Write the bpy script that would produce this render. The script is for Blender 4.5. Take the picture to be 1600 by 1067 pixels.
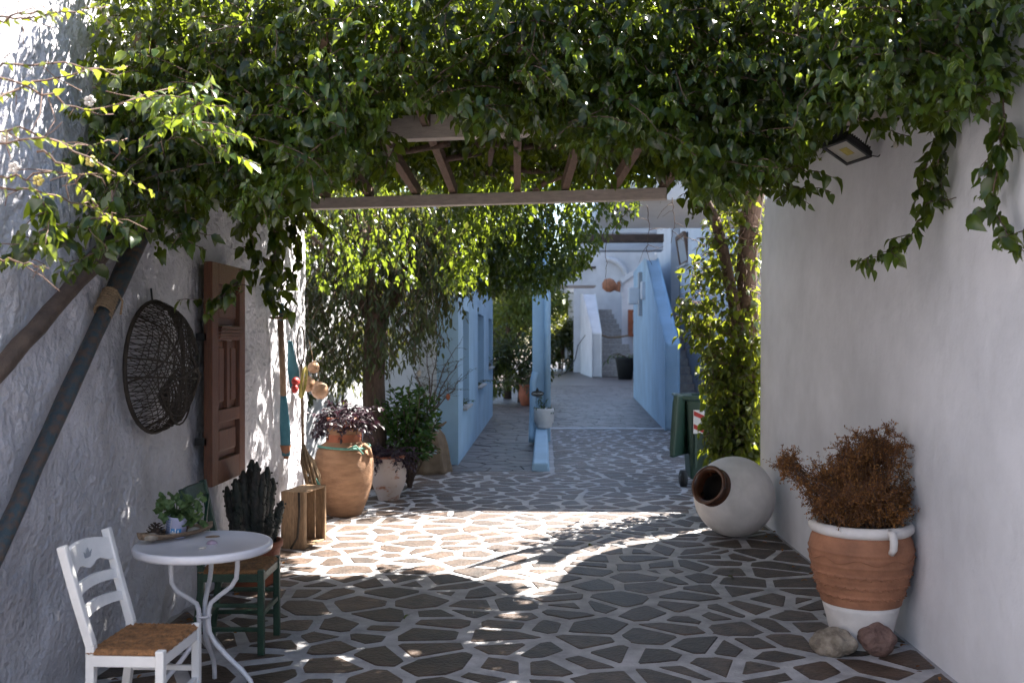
import bpy, bmesh, math, random
import numpy as np
from mathutils import Vector, Matrix, Quaternion
random.seed(7); rng = np.random.default_rng(7)
S = bpy.context.scene
for o in list(bpy.data.objects): bpy.data.objects.remove(o)
COL = S.collection
# ------------------------------------------------------------------ camera, sky, sun, exposure
F = 1556.0; HZ = 535.0; CH = 1.7
A = math.atan(50/F); SA, CA = math.sin(A), math.cos(A)
cam = bpy.data.cameras.new('camera'); co = bpy.data.objects.new('camera', cam); COL.objects.link(co)
co.location = (0, 0, CH); co.rotation_euler = (math.radians(90), 0, A)
cam.sensor_width = 36; cam.lens = 36*F/1600; cam.shift_y = (HZ-533.5)/1600; cam.clip_end = 600; cam.clip_start = .05
cam.dof.use_dof = True; cam.dof.focus_distance = 6.2; cam.dof.aperture_fstop = 3.2
S.camera = co
SUN = Vector((.60, .55, 1.0)).normalized()
w = bpy.data.worlds.new("World"); S.world = w; w.use_nodes = True
nt = w.node_tree; bg = nt.nodes['Background']
sky = nt.nodes.new('ShaderNodeTexSky'); sky.sky_type = 'NISHITA'; sky.sun_disc = False
sky.sun_elevation = math.asin(SUN.z); sky.sun_rotation = math.atan2(SUN.x, SUN.y)
nt.links.new(sky.outputs[0], bg.inputs[0]); bg.inputs[1].default_value = .05
sl = bpy.data.lights.new('sun', 'SUN'); sl.energy = 5.0; sl.angle = math.radians(.5); sl.color = (1, .95, .87)
so = bpy.data.objects.new('sun', sl); COL.objects.link(so); so.rotation_euler = SUN.to_track_quat('Z', 'Y').to_euler(); so.location = (10, 10, 20)
S.view_settings.view_transform = 'Standard'; S.view_settings.look = 'None'; S.view_settings.gamma = 1
S.view_settings.use_curve_mapping = False; S.view_settings.exposure = 2.85
try:
    S.cycles.max_bounces = 8; S.cycles.diffuse_bounces = 5; S.cycles.transmission_bounces = 4
except Exception: pass

# ------------------------------------------------------------------ measuring helpers (photo pixel -> place)
def W(px, py, D):
    u = (px-800)/F
    return Vector((D*(-SA+u*CA), D*(CA+u*SA), CH+(HZ-py)/F*D))
def onx(px, py, X):
    u = (px-800)/F; return W(px, py, X/(-SA+u*CA))
def FL(px, py, z=0):
    return W(px, py, (CH-z)*F/(py-HZ))
def CX(xc, D, z): return Vector((xc*CA-D*SA, xc*SA+D*CA, z))
def PXY(P):                     # arrays of world points -> px,py,D
    P = np.asarray(P, float)
    D = -SA*P[:, 0]+CA*P[:, 1]; u = CA*P[:, 0]+SA*P[:, 1]
    Dm = np.maximum(D, .01)
    return 800+F*u/Dm, HZ-F*(P[:, 2]-CH)/Dm, D

# ------------------------------------------------------------------ materials
MATS = {}
def mat(name, col, rough=.7, var=.15, scale=6, bump=.0, bscale=30, metal=0, spec=.5, col2=None, detail=6, stretch=(1,1,1), mixpos=(.35,.7), attr=False, bdist=.01):
    m = bpy.data.materials.new(name); m.use_nodes = True; n = m.node_tree; L = n.links
    b = n.nodes['Principled BSDF']; b.inputs['Roughness'].default_value = rough; b.inputs['Metallic'].default_value = metal
    b.inputs['Specular IOR Level'].default_value = spec
    tc = n.nodes.new('ShaderNodeTexCoord'); mp = n.nodes.new('ShaderNodeMapping'); mp.inputs['Scale'].default_value = stretch
    L.new(tc.outputs['Object'], mp.inputs[0])
    no = n.nodes.new('ShaderNodeTexNoise'); no.inputs['Scale'].default_value = scale; no.inputs['Detail'].default_value = detail
    no.inputs['Roughness'].default_value = .62
    L.new(mp.outputs[0], no.inputs['Vector'])
    cr = n.nodes.new('ShaderNodeValToRGB')
    c = np.array(col); c2 = np.array(col2) if col2 is not None else np.clip(c*(1+var), 0, 1)
    c1 = c*(1-var) if col2 is None else c
    cr.color_ramp.elements[0].position = mixpos[0]; cr.color_ramp.elements[1].position = mixpos[1]
    cr.color_ramp.elements[0].color = (*c1, 1); cr.color_ramp.elements[1].color = (*c2, 1)
    L.new(no.outputs['Fac'], cr.inputs[0]); out = cr.outputs[0]
    if attr:
        at = n.nodes.new('ShaderNodeAttribute'); at.attribute_name = 'tint'
        mx = n.nodes.new('ShaderNodeMix'); mx.data_type = 'RGBA'; mx.blend_type = 'MULTIPLY'; mx.inputs[0].default_value = 1
        L.new(out, mx.inputs[6]); L.new(at.outputs['Color'], mx.inputs[7]); out = mx.outputs[2]
    L.new(out, b.inputs['Base Color'])
    if bump:
        n2 = n.nodes.new('ShaderNodeTexNoise'); n2.inputs['Scale'].default_value = bscale; n2.inputs['Detail'].default_value = 5
        L.new(mp.outputs[0], n2.inputs['Vector'])
        bp = n.nodes.new('ShaderNodeBump'); bp.inputs['Strength'].default_value = bump; bp.inputs['Distance'].default_value = bdist
        L.new(n2.outputs['Fac'], bp.inputs['Height']); L.new(bp.outputs[0], b.inputs['Normal'])
    MATS[name] = m; return m
def leafmat(name, dark, light, edge=None, trans=.45, rough=.35, yellow=(.30,.36,.03)):
    m = bpy.data.materials.new(name); m.use_nodes = True; n = m.node_tree; L = n.links
    b = n.nodes['Principled BSDF']; out = n.nodes['Material Output']
    at = n.nodes.new('ShaderNodeAttribute'); at.attribute_name = 'tint'
    sp = n.nodes.new('ShaderNodeSeparateColor'); L.new(at.outputs['Color'], sp.inputs[0])
    cr = n.nodes.new('ShaderNodeValToRGB'); e = cr.color_ramp.elements
    e[0].color = (*dark, 1); e[1].color = (*light, 1); e[0].position = .1; e[1].position = .95
    L.new(sp.outputs[0], cr.inputs[0]); col = cr.outputs[0]
    if edge is not None:
        mx = n.nodes.new('ShaderNodeMix'); mx.data_type = 'RGBA'
        mm = n.nodes.new('ShaderNodeMath'); mm.operation = 'MULTIPLY'; L.new(sp.outputs[1], mm.inputs[0]); L.new(sp.outputs[2], mm.inputs[1])
        gt = n.nodes.new('ShaderNodeMath'); gt.operation = 'GREATER_THAN'; gt.inputs[1].default_value = .86; L.new(mm.outputs[0], gt.inputs[0])
        L.new(gt.outputs[0], mx.inputs[0]); L.new(col, mx.inputs[6]); mx.inputs[7].default_value = (*edge, 1); col = mx.outputs[2]
    L.new(col, b.inputs['Base Color']); b.inputs['Roughness'].default_value = rough; b.inputs['Specular IOR Level'].default_value = .5
    tr = n.nodes.new('ShaderNodeBsdfTranslucent')
    tcn = n.nodes.new('ShaderNodeMix'); tcn.data_type = 'RGBA'; tcn.inputs[0].default_value = .75
    L.new(col, tcn.inputs[6]); tcn.inputs[7].default_value = (*yellow, 1); L.new(tcn.outputs[2], tr.inputs[0])
    ms = n.nodes.new('ShaderNodeMixShader'); ms.inputs[0].default_value = trans
    L.new(b.outputs[0], ms.inputs[1]); L.new(tr.outputs[0], ms.inputs[2]); L.new(ms.outputs[0], out.inputs[0])
    return m
M_grout = mat('grout_paint', (.40,.385,.39), .85, .30, 5, .7, 50)
M_stone = mat('paving_stone', (.062,.039,.027), .55, .5, 9, .8, 45, attr=True, spec=.65)
M_slab = mat('passage_slab', (.075,.062,.058), .45, .35, 9, .4, 50, attr=True)
M_ground = mat('earth', (.13,.11,.09), .95, .3, 4, .4, 30)
M_rough = mat('rough_plaster', (.52,.505,.535), .9, .18, 2.2, 1.0, 24, bdist=.035)
M_plaster = mat('smooth_plaster', (.62,.615,.65), .85, .13, 1.1, .5, 9, bdist=.02)
M_pblue = mat('pale_blue_plaster', (.33,.47,.60), .85, .12, 1.2, .2, 40)  # even pale blue base colour for passage wall, ledge, column and parapet
M_plaster2 = mat('far_plaster', (.58,.59,.62), .85, .10, 1.2, .2, 40)
M_marble = mat('step_marble', (.26,.245,.24), .5, .2, 9, .2, 30, col2=(.44,.42,.40))
M_beam = mat('pale_beam', (.50,.43,.38), .8, .15, 9, .6, 60, stretch=(1,6,6))
M_rafter = mat('brown_rafter', (.13,.075,.05), .75, .3, 9, .5, 60, stretch=(6,1,6))
M_dbeam = mat('dark_beam', (.06,.035,.025), .75, .3, 9, .4, 60)
M_shut = mat('shutter_wood', (.085,.027,.012), .48, .3, 12, .35, 60, stretch=(8,8,.7), col2=(.17,.055,.02))
M_wood = mat('weathered_wood', (.24,.16,.10), .8, .3, 14, .6, 80, stretch=(6,6,1))
M_crate = mat('crate_wood', (.27,.17,.095), .8, .3, 14, .5, 80, stretch=(6,6,1))
M_oar = mat('oar_paint', (.03,.05,.06), .7, .3, 26, .6, 60, col2=(.085,.055,.04), mixpos=(.42,.6))
M_oar2 = mat('oar_brown', (.045,.028,.022), .7, .3, 9, .6, 60, col2=(.10,.065,.045))
M_teal = mat('teal_paint', (.02,.12,.17), .6, .2, 10, .4, 60, col2=(.05,.17,.21))
M_rope = mat('rope', (.25,.17,.10), .9, .25, 40, .8, 120)
M_grope = mat('green_rope', (.10,.24,.19), .8, .2, 40, .8, 150)
M_white = mat('white_paint', (.72,.70,.68), .45, .06, 8, .15, 60)
M_metalw = mat('table_enamel', (.60,.59,.62), .28, .05, 5, .05, 60)
M_green = mat('green_paint', (.008,.028,.016), .42, .4, 18, .3, 60, col2=(.014,.055,.028))
M_straw = mat('rush_seat', (.24,.11,.04), .7, .5, 30, .6, 120)
M_wick = mat('wicker', (.035,.024,.016), .8, .3, 20)
M_terra = mat('terracotta', (.30,.130,.070), .8, .25, 6, .35, 50)
M_terra2 = mat('red_terracotta', (.28,.085,.04), .75, .2, 6, .3, 50)
M_ochre = mat('ochre_clay', (.20,.105,.055), .8, .2, 4, .7, 30, col2=(.36,.20,.11), stretch=(1,1,3.5))
M_chalk = mat('chalky_pot', (.52,.42,.37), .85, .2, 8, .5, 50, col2=(.34,.14,.08), mixpos=(.56,.64), stretch=(1,1,1.6))
M_glaze = mat('brown_glaze', (.075,.028,.014), .25, .3, 10, .1, 40)
M_potwhite = mat('pot_white', (.64,.60,.58), .7, .16, 3.2, .5, 14, bdist=.012)
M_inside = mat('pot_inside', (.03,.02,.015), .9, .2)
M_soil = mat('soil', (.04,.03,.02), .95, .3, 30, .6, 90)
M_rockA = mat('beige_rock', (.13,.10,.075), .85, .3, 14, 1.0, 30, col2=(.38,.32,.25), bdist=.02)
M_rockB = mat('red_rock', (.10,.055,.045), .7, .3, 12, 1.0, 40, col2=(.22,.13,.105), bdist=.015)
M_black = mat('black_metal', (.02,.02,.022), .4, .2, 10, .1, 60)
M_binm = mat('bin_plastic', (.022,.055,.038), .45, .15, 6, .1, 60)
M_rubber = mat('rubber', (.015,.015,.015), .7, .2)
M_red = mat('red_paint', (.45,.03,.025), .5, .1)
M_yel = mat('yellow_rope', (.42,.34,.08), .7, .2, 30, .4, 80)
M_gourd = mat('gourd', (.46,.27,.16), .45, .2, 9, .1, 30)
M_pebble = mat('pale_pebble', (.42,.38,.34), .5, .15, 20)
M_shell = mat('purple_shell', (.32,.24,.30), .5, .4, 40, .2, 60)
M_bark = mat('bark', (.10,.062,.045), .9, .35, 12, 1.0, 40, stretch=(3,3,.6))
M_twig = mat('twig', (.12,.07,.05), .85, .3, 10)
M_tin = mat('tin_print', (.42,.42,.58), .45, .08, 6)
M_blue = mat('blue_print', (.05,.22,.48), .45, .2, 60)
M_cone = mat('pine_cone', (.05,.032,.022), .8, .3, 10)
M_burlap = mat('burlap', (.20,.135,.085), .95, .2, 10, .9, 160)
M_glass = mat('lamp_glass', (.42,.41,.38), .12, .05, 3)
M_silver = mat('reflector', (.55,.52,.46), .3, .05, 3, metal=.6)
M_pane = mat('dark_pane', (.05,.06,.07), .12, .2, 3)
M_ash = mat('grey_frame', (.30,.32,.35), .6, .1)
M_vine = leafmat('vine_leaf', (.004,.011,.004), (.030,.062,.010), (.26,.29,.11), .34, .30, (.36,.46,.03))
M_vine2 = leafmat('column_leaf', (.022,.045,.012), (.085,.12,.022), (.40,.38,.12), .45, .4, (.38,.42,.03))
M_tree = leafmat('tree_leaf', (.012,.024,.009), (.044,.060,.016), None, .26, .42, (.26,.28,.04))
M_bush = leafmat('bush_leaf', (.018,.050,.012), (.05,.11,.025), None, .22, .25, (.2,.3,.04))
M_purp = leafmat('purple_leaf', (.014,.007,.012), (.040,.016,.028), None, .12, .5, (.09,.03,.05))
M_far = leafmat('garden_leaf', (.03,.06,.015), (.13,.17,.03), None, .4, .5, (.4,.42,.05))
M_ger = leafmat('geranium_leaf', (.035,.07,.02), (.07,.12,.035), None, .25, .6, (.2,.28,.05))
M_rust = leafmat('dry_sprig', (.10,.042,.018), (.42,.185,.045), None, .25, .8, (.45,.18,.04))
M_cact = mat('cactus_skin', (.022,.030,.020), .6, .4, 12, .5, 60, col2=(.05,.035,.03))

# ------------------------------------------------------------------ object helpers
def tag(o, label=None, cat=None, group=None, kind=None):
    if label: o['label'] = label
    if cat: o['category'] = cat
    if group: o['group'] = group
    if kind: o['kind'] = kind
    return o
def link(name, me, parent=None, mx=None):
    o = bpy.data.objects.new(name, me); COL.objects.link(o)
    if parent is not None: o.parent = parent
    if mx is not None: o.matrix_world = mx if parent is None else mx
    return o
def thing(name, label, cat, loc=(0,0,0), group=None):
    o = bpy.data.objects.new(name, None); COL.objects.link(o); o.location = loc; o.empty_display_size = .1
    return tag(o, label, cat, group)
class MB:
    """collects shapes given in world coordinates; build() links ONE mesh object"""
    def __init__(s): s.v = []; s.f = []; s.mi = []; s.sm = []; s.cur = 0; s.smooth = False
    def add(s, vs, fs, smooth=None):
        k = len(s.v); s.v += [tuple(v) for v in vs]
        for f in fs: s.f.append([i+k for i in f]); s.mi.append(s.cur); s.sm.append(s.smooth if smooth is None else smooth)
    def box(s, c, d, R=None, bev=0):
        c = Vector(c); hx, hy, hz = d[0]/2, d[1]/2, d[2]/2
        if bev <= 0:
            vs = [Vector((x*hx, y*hy, z*hz)) for x in (-1,1) for y in (-1,1) for z in (-1,1)]
            fs = [(0,1,3,2),(4,6,7,5),(0,4,5,1),(2,3,7,6),(0,2,6,4),(1,5,7,3)]
        else:
            bm = bmesh.new(); bmesh.ops.create_cube(bm, size=1)
            for v in bm.verts: v.co = Vector((v.co.x*d[0], v.co.y*d[1], v.co.z*d[2]))
            bmesh.ops.bevel(bm, geom=bm.edges[:], offset=min(bev, min(d)*.45), segments=2, affect='EDGES', profile=.6)
            bm.verts.index_update(); vs = [v.co.copy() for v in bm.verts]; fs = [[v.index for v in f.verts] for f in bm.faces]; bm.free()
        if R is not None: vs = [R @ v for v in vs]
        s.add([v+c for v in vs], fs, False); return s
    def bar(s, p, q, wd, th, up=(0,0,1), bev=0):
        p, q = Vector(p), Vector(q); x = (q-p); L = x.length; x.normalize()
        y = Vector(up).cross(x)
        if y.length < 1e-4: y = Vector((1,0,0)).cross(x)
        y.normalize(); z = x.cross(y)
        R = Matrix((x, y, z)).transposed()
        return s.box((p+q)/2, (L, wd, th), R, bev)
    def tube(s, pts, rad, n=8, cap=True, sq=1.0, closed=False):
        pts = [Vector(p) for p in pts]; m = len(pts)
        if not hasattr(rad, '__len__'): rad = [rad]*m
        vs = []; fs = []; nrm = None
        for i, p in enumerate(pts):
            t = (pts[(i+1) % m]-pts[i-1]) if closed else (pts[min(i+1, m-1)]-pts[max(i-1, 0)])
            t = t.normalized() if t.length > 1e-9 else Vector((0,0,1))
            if nrm is None:
                nrm = t.cross(Vector((0,0,1)));
                if nrm.length < .05: nrm = t.cross(Vector((1,0,0)))
            nrm = (nrm - t*nrm.dot(t)).normalized(); b = t.cross(nrm)
            for k in range(n):
                a = 2*math.pi*k/n; vs.append(p+(nrm*math.cos(a)+b*math.sin(a)*sq)*rad[i])
        for i in range(m if closed else m-1):
            for k in range(n):
                a = i*n+k; b_ = i*n+(k+1) % n; j = ((i+1) % m)*n
                fs.append((a, b_, j+(k+1) % n, j+k))
        if cap and not closed: fs.append(tuple(range(n))[::-1]); fs.append(tuple((m-1)*n+k for k in range(n)))
        s.add(vs, fs, True); return s
    def lathe(s, prof, n=32, axis=None, org=(0,0,0), fn=None, cap=True):
        R = Vector((0,0,1)).rotation_difference(Vector(axis).normalized()).to_matrix() if axis is not None else Matrix.Identity(3)
        org = Vector(org); vs = []; fs = []
        for j, (r, z) in enumerate(prof):
            for k in range(n):
                a = 2*math.pi*k/n; rr = r*(fn(a, z) if fn else 1)
                vs.append(org+R @ Vector((rr*math.cos(a), rr*math.sin(a), z)))
        for j in range(len(prof)-1):
            for k in range(n):
                fs.append((j*n+k, j*n+(k+1) % n, (j+1)*n+(k+1) % n, (j+1)*n+k))
        if cap:
            fs.append(tuple(range(n))[::-1]); fs.append(tuple((len(prof)-1)*n+k for k in range(n)))
        s.add(vs, fs, True); return s
    def prism(s, poly, vec):
        poly = [Vector(p) for p in poly]; n = len(poly); vec = Vector(vec)
        s.add(poly+[p+vec for p in poly], [tuple(range(n))[::-1], tuple(range(n, 2*n))]+[(i, (i+1) % n, n+(i+1) % n, n+i) for i in range(n)], False); return s
    def ball(s, c, r, n=10, seed=None, amp=0, R=None):
        if not hasattr(r, '__len__'): r = (r, r, r)
        c = Vector(c); prof = []
        bm = bmesh.new(); bmesh.ops.create_icosphere(bm, subdivisions=n if n < 6 else 3, radius=1)
        bm.verts.index_update(); vs = []
        ph = random.Random(seed); dirs = [(Vector((ph.gauss(0,1), ph.gauss(0,1), ph.gauss(0,1))), ph.uniform(0, 6)) for _ in range(7)]
        for v in bm.verts:
            k = 1+amp*sum(math.sin(v.co.dot(d)*1.6+p) for d, p in dirs)/3 if amp else 1
            q = Vector((v.co.x*r[0], v.co.y*r[1], v.co.z*r[2]))*k
            if R is not None: q = R @ q
            vs.append(q+c)
        fs = [[v.index for v in f.verts] for f in bm.faces]; bm.free()
        s.add(vs, fs, True); return s
    def build(s, name, m, parent=None, label=None, cat=None, group=None, kind=None, bevel=0, origin=None, tint=None):
        me = bpy.data.meshes.new(name)
        if parent is not None: org = Vector(parent.matrix_world.translation) if False else None
        base = Vector(origin) if origin is not None else (Vector(s.v[0]) if parent is None and False else Vector((0,0,0)))
        if parent is not None:
            p = parent; base = Vector((0,0,0))
            while p is not None: base += Vector(p.location); p = p.parent
        vs = [(v[0]-base.x, v[1]-base.y, v[2]-base.z) for v in s.v]
        me.from_pydata(vs, [], s.f); mm = m if isinstance(m, (list, tuple)) else [m]
        for x in mm: me.materials.append(x)
        me.polygons.foreach_set('material_index', s.mi); me.polygons.foreach_set('use_smooth', s.sm); me.update()
        if tint is not None:
            ca = me.color_attributes.new('tint', 'FLOAT_COLOR', 'POINT')
            ca.data.foreach_set('color', np.tile(np.array([*tint, 1.], np.float32), len(vs)))
        o = bpy.data.objects.new(name, me); COL.objects.link(o)
        if parent is not None: o.parent = parent
        elif origin is not None: o.location = base
        tag(o, label, cat, group, kind)
        if bevel:
            md = o.modifiers.new('bevel', 'BEVEL'); md.width = bevel; md.segments = 2; md.limit_method = 'ANGLE'
        return o
def vnoise(x, y, seed=0):
    r = np.random.default_rng(seed).random((256, 256))
    xi = np.floor(x).astype(int); yi = np.floor(y).astype(int); fx = x-xi; fy = y-yi
    fx = fx*fx*(3-2*fx); fy = fy*fy*(3-2*fy)
    g = lambda a, b: r[a % 256, b % 256]
    return (g(xi, yi)*(1-fx)+g(xi+1, yi)*fx)*(1-fy)+(g(xi, yi+1)*(1-fx)+g(xi+1, yi+1)*fx)*fy
def fast_mesh(name, V, Fq, mats, midx=None, smooth=False, tint=None):
    """V (n,3); Fq list of (k,m) int arrays (faces of m corners)"""
    me = bpy.data.meshes.new(name); me.vertices.add(len(V)); me.vertices.foreach_set('co', np.ascontiguousarray(V, np.float32).ravel())
    tot = sum(f.size for f in Fq); me.loops.add(tot); me.loops.foreach_set('vertex_index', np.concatenate([f.ravel() for f in Fq]).astype(np.int32))
    lt = np.concatenate([np.full(len(f), f.shape[1], np.int32) for f in Fq]); ls = np.concatenate([[0], np.cumsum(lt)[:-1]]).astype(np.int32)
    me.polygons.add(len(lt)); me.polygons.foreach_set('loop_start', ls); me.polygons.foreach_set('loop_total', lt)
    if smooth: me.polygons.foreach_set('use_smooth', np.ones(len(lt), bool))
    for m in (mats if isinstance(mats, (list, tuple)) else [mats]): me.materials.append(m)
    me.update(calc_edges=True)
    if tint is not None:
        ca = me.color_attributes.new('tint', 'FLOAT_COLOR', 'POINT'); ca.data.foreach_set('color', np.ascontiguousarray(tint, np.float32).ravel())
    return me
# ---- leaves
def leaf_template(kind):
    if kind == 'ovate':
        w_ = [0, .24, .30, .17, 0]; xs = [0, .14, .40, .72, 1.0]; dr = [0, .0, -.02, -.09, -.24]; fo = [0, .07, .09, .04, 0]
    elif kind == 'lance':
        w_ = [0, .08, .10, .06, 0]; xs = [0, .2, .45, .75, 1.0]; dr = [0, .01, 0, -.05, -.14]; fo = [0, .02, .03, .02, 0]
    elif kind == 'round':
        w_ = [0, .42, .48, .36, .0]; xs = [0, .12, .5, .85, 1.0]; dr = [0, .05, .03, -.02, -.05]; fo = [0, .08, .12, .1, 0]
    elif kind == 'ellip':
        w_ = [0, .14, .20, .15, 0]; xs = [0, .18, .5, .8, 1.0]; dr = [0, .02, .02, -.03, -.10]; fo = [0, .04, .06, .04, 0]
    V = [(0,0,0)]; E = [0]
    for i in (1,2,3):
        V += [(xs[i], -w_[i], dr[i]+fo[i]), (xs[i], 0, dr[i]), (xs[i], w_[i], dr[i]+fo[i])]; E += [1,0,1]
    V.append((1, 0, dr[4])); E.append(.8)
    tri = [(0,1,2),(0,2,3),(7,10,8),(8,10,9)]; quad = [(1,4,5,2),(2,5,6,3),(4,7,8,5),(5,8,9,6)]
    return np.array(V), np.array(E), np.array(tri), np.array(quad)
TPL = {k: leaf_template(k) for k in ('ovate','lance','round','ellip')}
def leaf_frames(Dv, up=None):
    Dv = Dv/np.linalg.norm(Dv, axis=1, keepdims=True)
    N = np.array([0,0,1.])+rng.normal(0, .55, Dv.shape) if up is None else up+rng.normal(0, .45, Dv.shape)
    Y = np.cross(N, Dv); Y /= np.linalg.norm(Y, axis=1, keepdims=True)+1e-9
    Z = np.cross(Dv, Y); return Dv, Y, Z
def leaves_mesh(name, P, Dv, size, m, kind='ovate', up=None, tint=None, varieg=None):
    V, E, T, Q = TPL[kind]; n = len(P); X, Y, Z = leaf_frames(Dv, up)
    tw = rng.uniform(.8, 1.2, (n,1)); cur = rng.uniform(.4, 2.0, (n,1))
    VV = P[:,None,:]+size[:,None,None]*(V[None,:,0,None]*X[:,None,:]+(V[None,:,1]*tw)[:,:,None]*Y[:,None,:]+(V[None,:,2]*cur)[:,:,None]*Z[:,None,:])
    off = (np.arange(n)*len(V))[:,None,None]
    tr = (T[None]+off).reshape(-1,3); qd = (Q[None]+off).reshape(-1,4)
    t = np.ones((n, len(V), 4), np.float32)
    t[:,:,0] = (rng.random(n) if tint is None else np.clip(tint,0,1))[:,None]; t[:,:,1] = E[None]
    t[:,:,2] = (rng.random(n) if varieg is None else varieg)[:,None]
    return fast_mesh(name, VV.reshape(-1,3), [tr, qd], m, smooth=True, tint=t.reshape(-1,4)), (X, Y, Z)
def shoot(p0, d0, L, n, grav=.6, wob=.25):
    """path of a shoot as (n,3) array"""
    p = np.array(p0, float); d = np.array(d0, float); d /= np.linalg.norm(d)+1e-9; st = L/(n-1); out = [p.copy()]
    for i in range(n-1):
        d = d+np.array([0,0,-grav])*st*2.2+rng.normal(0, wob, 3)*.5; d /= np.linalg.norm(d); p = p+d*st; out.append(p.copy())
    return np.array(out)
def path_leaves(path, every, ls, droop=.6, outl=None):
    """alternate leaves along a path: positions, directions"""
    seg = np.linalg.norm(np.diff(path, axis=0), axis=1); cum = np.concatenate([[0], np.cumsum(seg)]); L = cum[-1]
    ks = np.arange(every*.5, L, every); ks = ks+rng.uniform(-.3,.3,len(ks))*every
    P = np.stack([np.interp(ks, cum, path[:,j]) for j in range(3)], 1)
    i = np.clip(np.searchsorted(cum, ks)-1, 0, len(path)-2); t = np.diff(path, axis=0)[i]; t = t/(np.linalg.norm(t, axis=1, keepdims=True)+1e-9)
    sd = np.cross(t, np.array([0,0,1.])); sd += rng.normal(0, .3, sd.shape); sd /= np.linalg.norm(sd, axis=1, keepdims=True)+1e-9
    sg = np.where(np.arange(len(ks)) % 2 == 0, 1., -1.)[:,None]
    D = sd*sg*.8+t*.45+np.array([0,0,-droop])+rng.normal(0, .22, t.shape)
    return P, D, ls*rng.uniform(.6, 1.15, len(ks))
def add_tubes(mb, path, r0, r1, n=5):
    k = len(path); mb.tube([Vector(p) for p in path], [r0+(r1-r0)*i/(k-1) for i in range(k)], n)

# ================================================================== SETTING
g = MB(); g.add([(-150,-60,-.08),(150,-60,-.08),(150,300,-.08),(-150,300,-.08)], [(0,1,2,3)])
g.build('ground', M_ground, kind='structure')
# crazy paving: white painted joints, stones proud of them
pv = thing('paving', None, None); pv['kind'] = 'structure'
b = MB(); b.prism([(-2.6,-3,-.07),(2.5,-3,-.07),(2.5,9.6,-.07),(5,9.6,-.07),(5,19.6,-.07),(-.08,19.6,-.07),(-.08,13.1,-.07),(-4,13.1,-.07),(-4,9.6,-.07),(-2.6,9.6,-.07)], (0,0,.07))
b.build('joint_bed', M_grout, pv)
def voronoi_cells(pts, gap, clipf, R=1.2):
    out = []
    for i, p in enumerate(pts):
        poly = [(p[0]+x, p[1]+y) for x, y in ((-R,-R),(R,-R),(R,R),(-R,R))]
        d = np.linalg.norm(pts-p, axis=1); nb = [j for j in np.argsort(d)[1:22] if d[j] < R*1.6]
        g_ = gap*rng.uniform(.65, 1.35)
        hp = []
        for j in nb:
            q = pts[j]; n = (q-p)/d[j]; c = d[j]/2-g_*rng.uniform(.6,1.5); hp.append((n[0], n[1], n[0]*p[0]+n[1]*p[1]+c))
        hp += clipf(p)
        for a, b_, c in hp:
            new = []
            for k in range(len(poly)):
                P, Q = poly[k], poly[(k+1) % len(poly)]; dp = a*P[0]+b_*P[1]-c; dq = a*Q[0]+b_*Q[1]-c
                if dp <= 0: new.append(P)
                if (dp < 0) != (dq < 0) and dp != dq:
                    t = dp/(dp-dq); new.append((P[0]+(Q[0]-P[0])*t, P[1]+(Q[1]-P[1])*t))
            poly = new
            if len(poly) < 3: break
        if len(poly) >= 3: out.append((p, poly))
    return out
def poly_area(p): return abs(sum(p[i][0]*p[(i+1)%len(p)][1]-p[(i+1)%len(p)][0]*p[i][1] for i in range(len(p))))/2
def stone_shape(poly, rnd=.085, jit=.008):
    # drop tiny edges, cut corners, roughen
    q = [poly[0]]
    for p in poly[1:]:
        if math.hypot(p[0]-q[-1][0], p[1]-q[-1][1]) > .035: q.append(p)
    if len(q) > 3 and math.hypot(q[0][0]-q[-1][0], q[0][1]-q[-1][1]) < .035: q.pop()
    out = []
    for i in range(len(q)):
        a, b_ = q[i], q[(i+1) % len(q)]
        for t in (rnd*random.uniform(.4,1.2), 1-rnd*random.uniform(.4,1.2)):
            out.append((a[0]+(b_[0]-a[0])*t+random.uniform(-jit,jit), a[1]+(b_[1]-a[1])*t+random.uniform(-jit,jit)))
    return out
def stone_mesh(mb, q, h, bev=.008):
    n = len(q); cx = sum(p[0] for p in q)/n; cy = sum(p[1] for p in q)/n
    tx, ty = random.uniform(-.004,.004), random.uniform(-.004,.004)
    def ring(ins, z): 
        r = []
        for x, y in q:
            d = math.hypot(x-cx, y-cy)+1e-6; k = 1-ins/d; r.append((cx+(x-cx)*k, cy+(y-cy)*k, z+tx*(x-cx)+ty*(y-cy)))
        return r
    vs = ring(0,-.02)+ring(.001,h*.4)+ring(bev,h)
    fs = [tuple(2*n+i for i in range(n))]
    for l in (0,1):
        for i in range(n): fs.append((l*n+i, l*n+(i+1)%n, (l+1)*n+(i+1)%n, (l+1)*n+i))
    mb.add(vs, fs, False)
def scatter_pts(x0, x1, y0, y1, sx, sy, keep):
    pts = []; r = 0; y = y0
    while y < y1:
        x = x0+(r % 2)*sx/2
        while x < x1:
            pts.append((x+random.uniform(-.5,.5)*sx, y+random.uniform(-.46,.46)*sy)); x += sx
        y += sy*.95; r += 1
    return np.array([p for p in pts if keep(*p)])
def keepA(x, y):
    if y < 9.6: return -2.28 < x < 2.06
    if y < 13.05: return -3.9 < x < 4.6
    return .10 < x < 4.6 and y < 19.5
def clipA(p):
    x, y = p; h = []
    if y < 9.6: h += [(-1,0,2.27),(1,0,2.045)]
    if y >= 13.05: h += [(-1,0,-.14)]
    elif x < .1: h += [(0,1,13.05)]
    h += [(0,1,19.55)]
    return h
pts = scatter_pts(-4, 4.8, 1.6, 19.5, .315, .255, keepA)
pts = np.array([p for i, p in enumerate(pts) if random.random() > .05])
cells = [c for c in voronoi_cells(pts, .031, clipA) if poly_area(c[1]) > .006]
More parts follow.
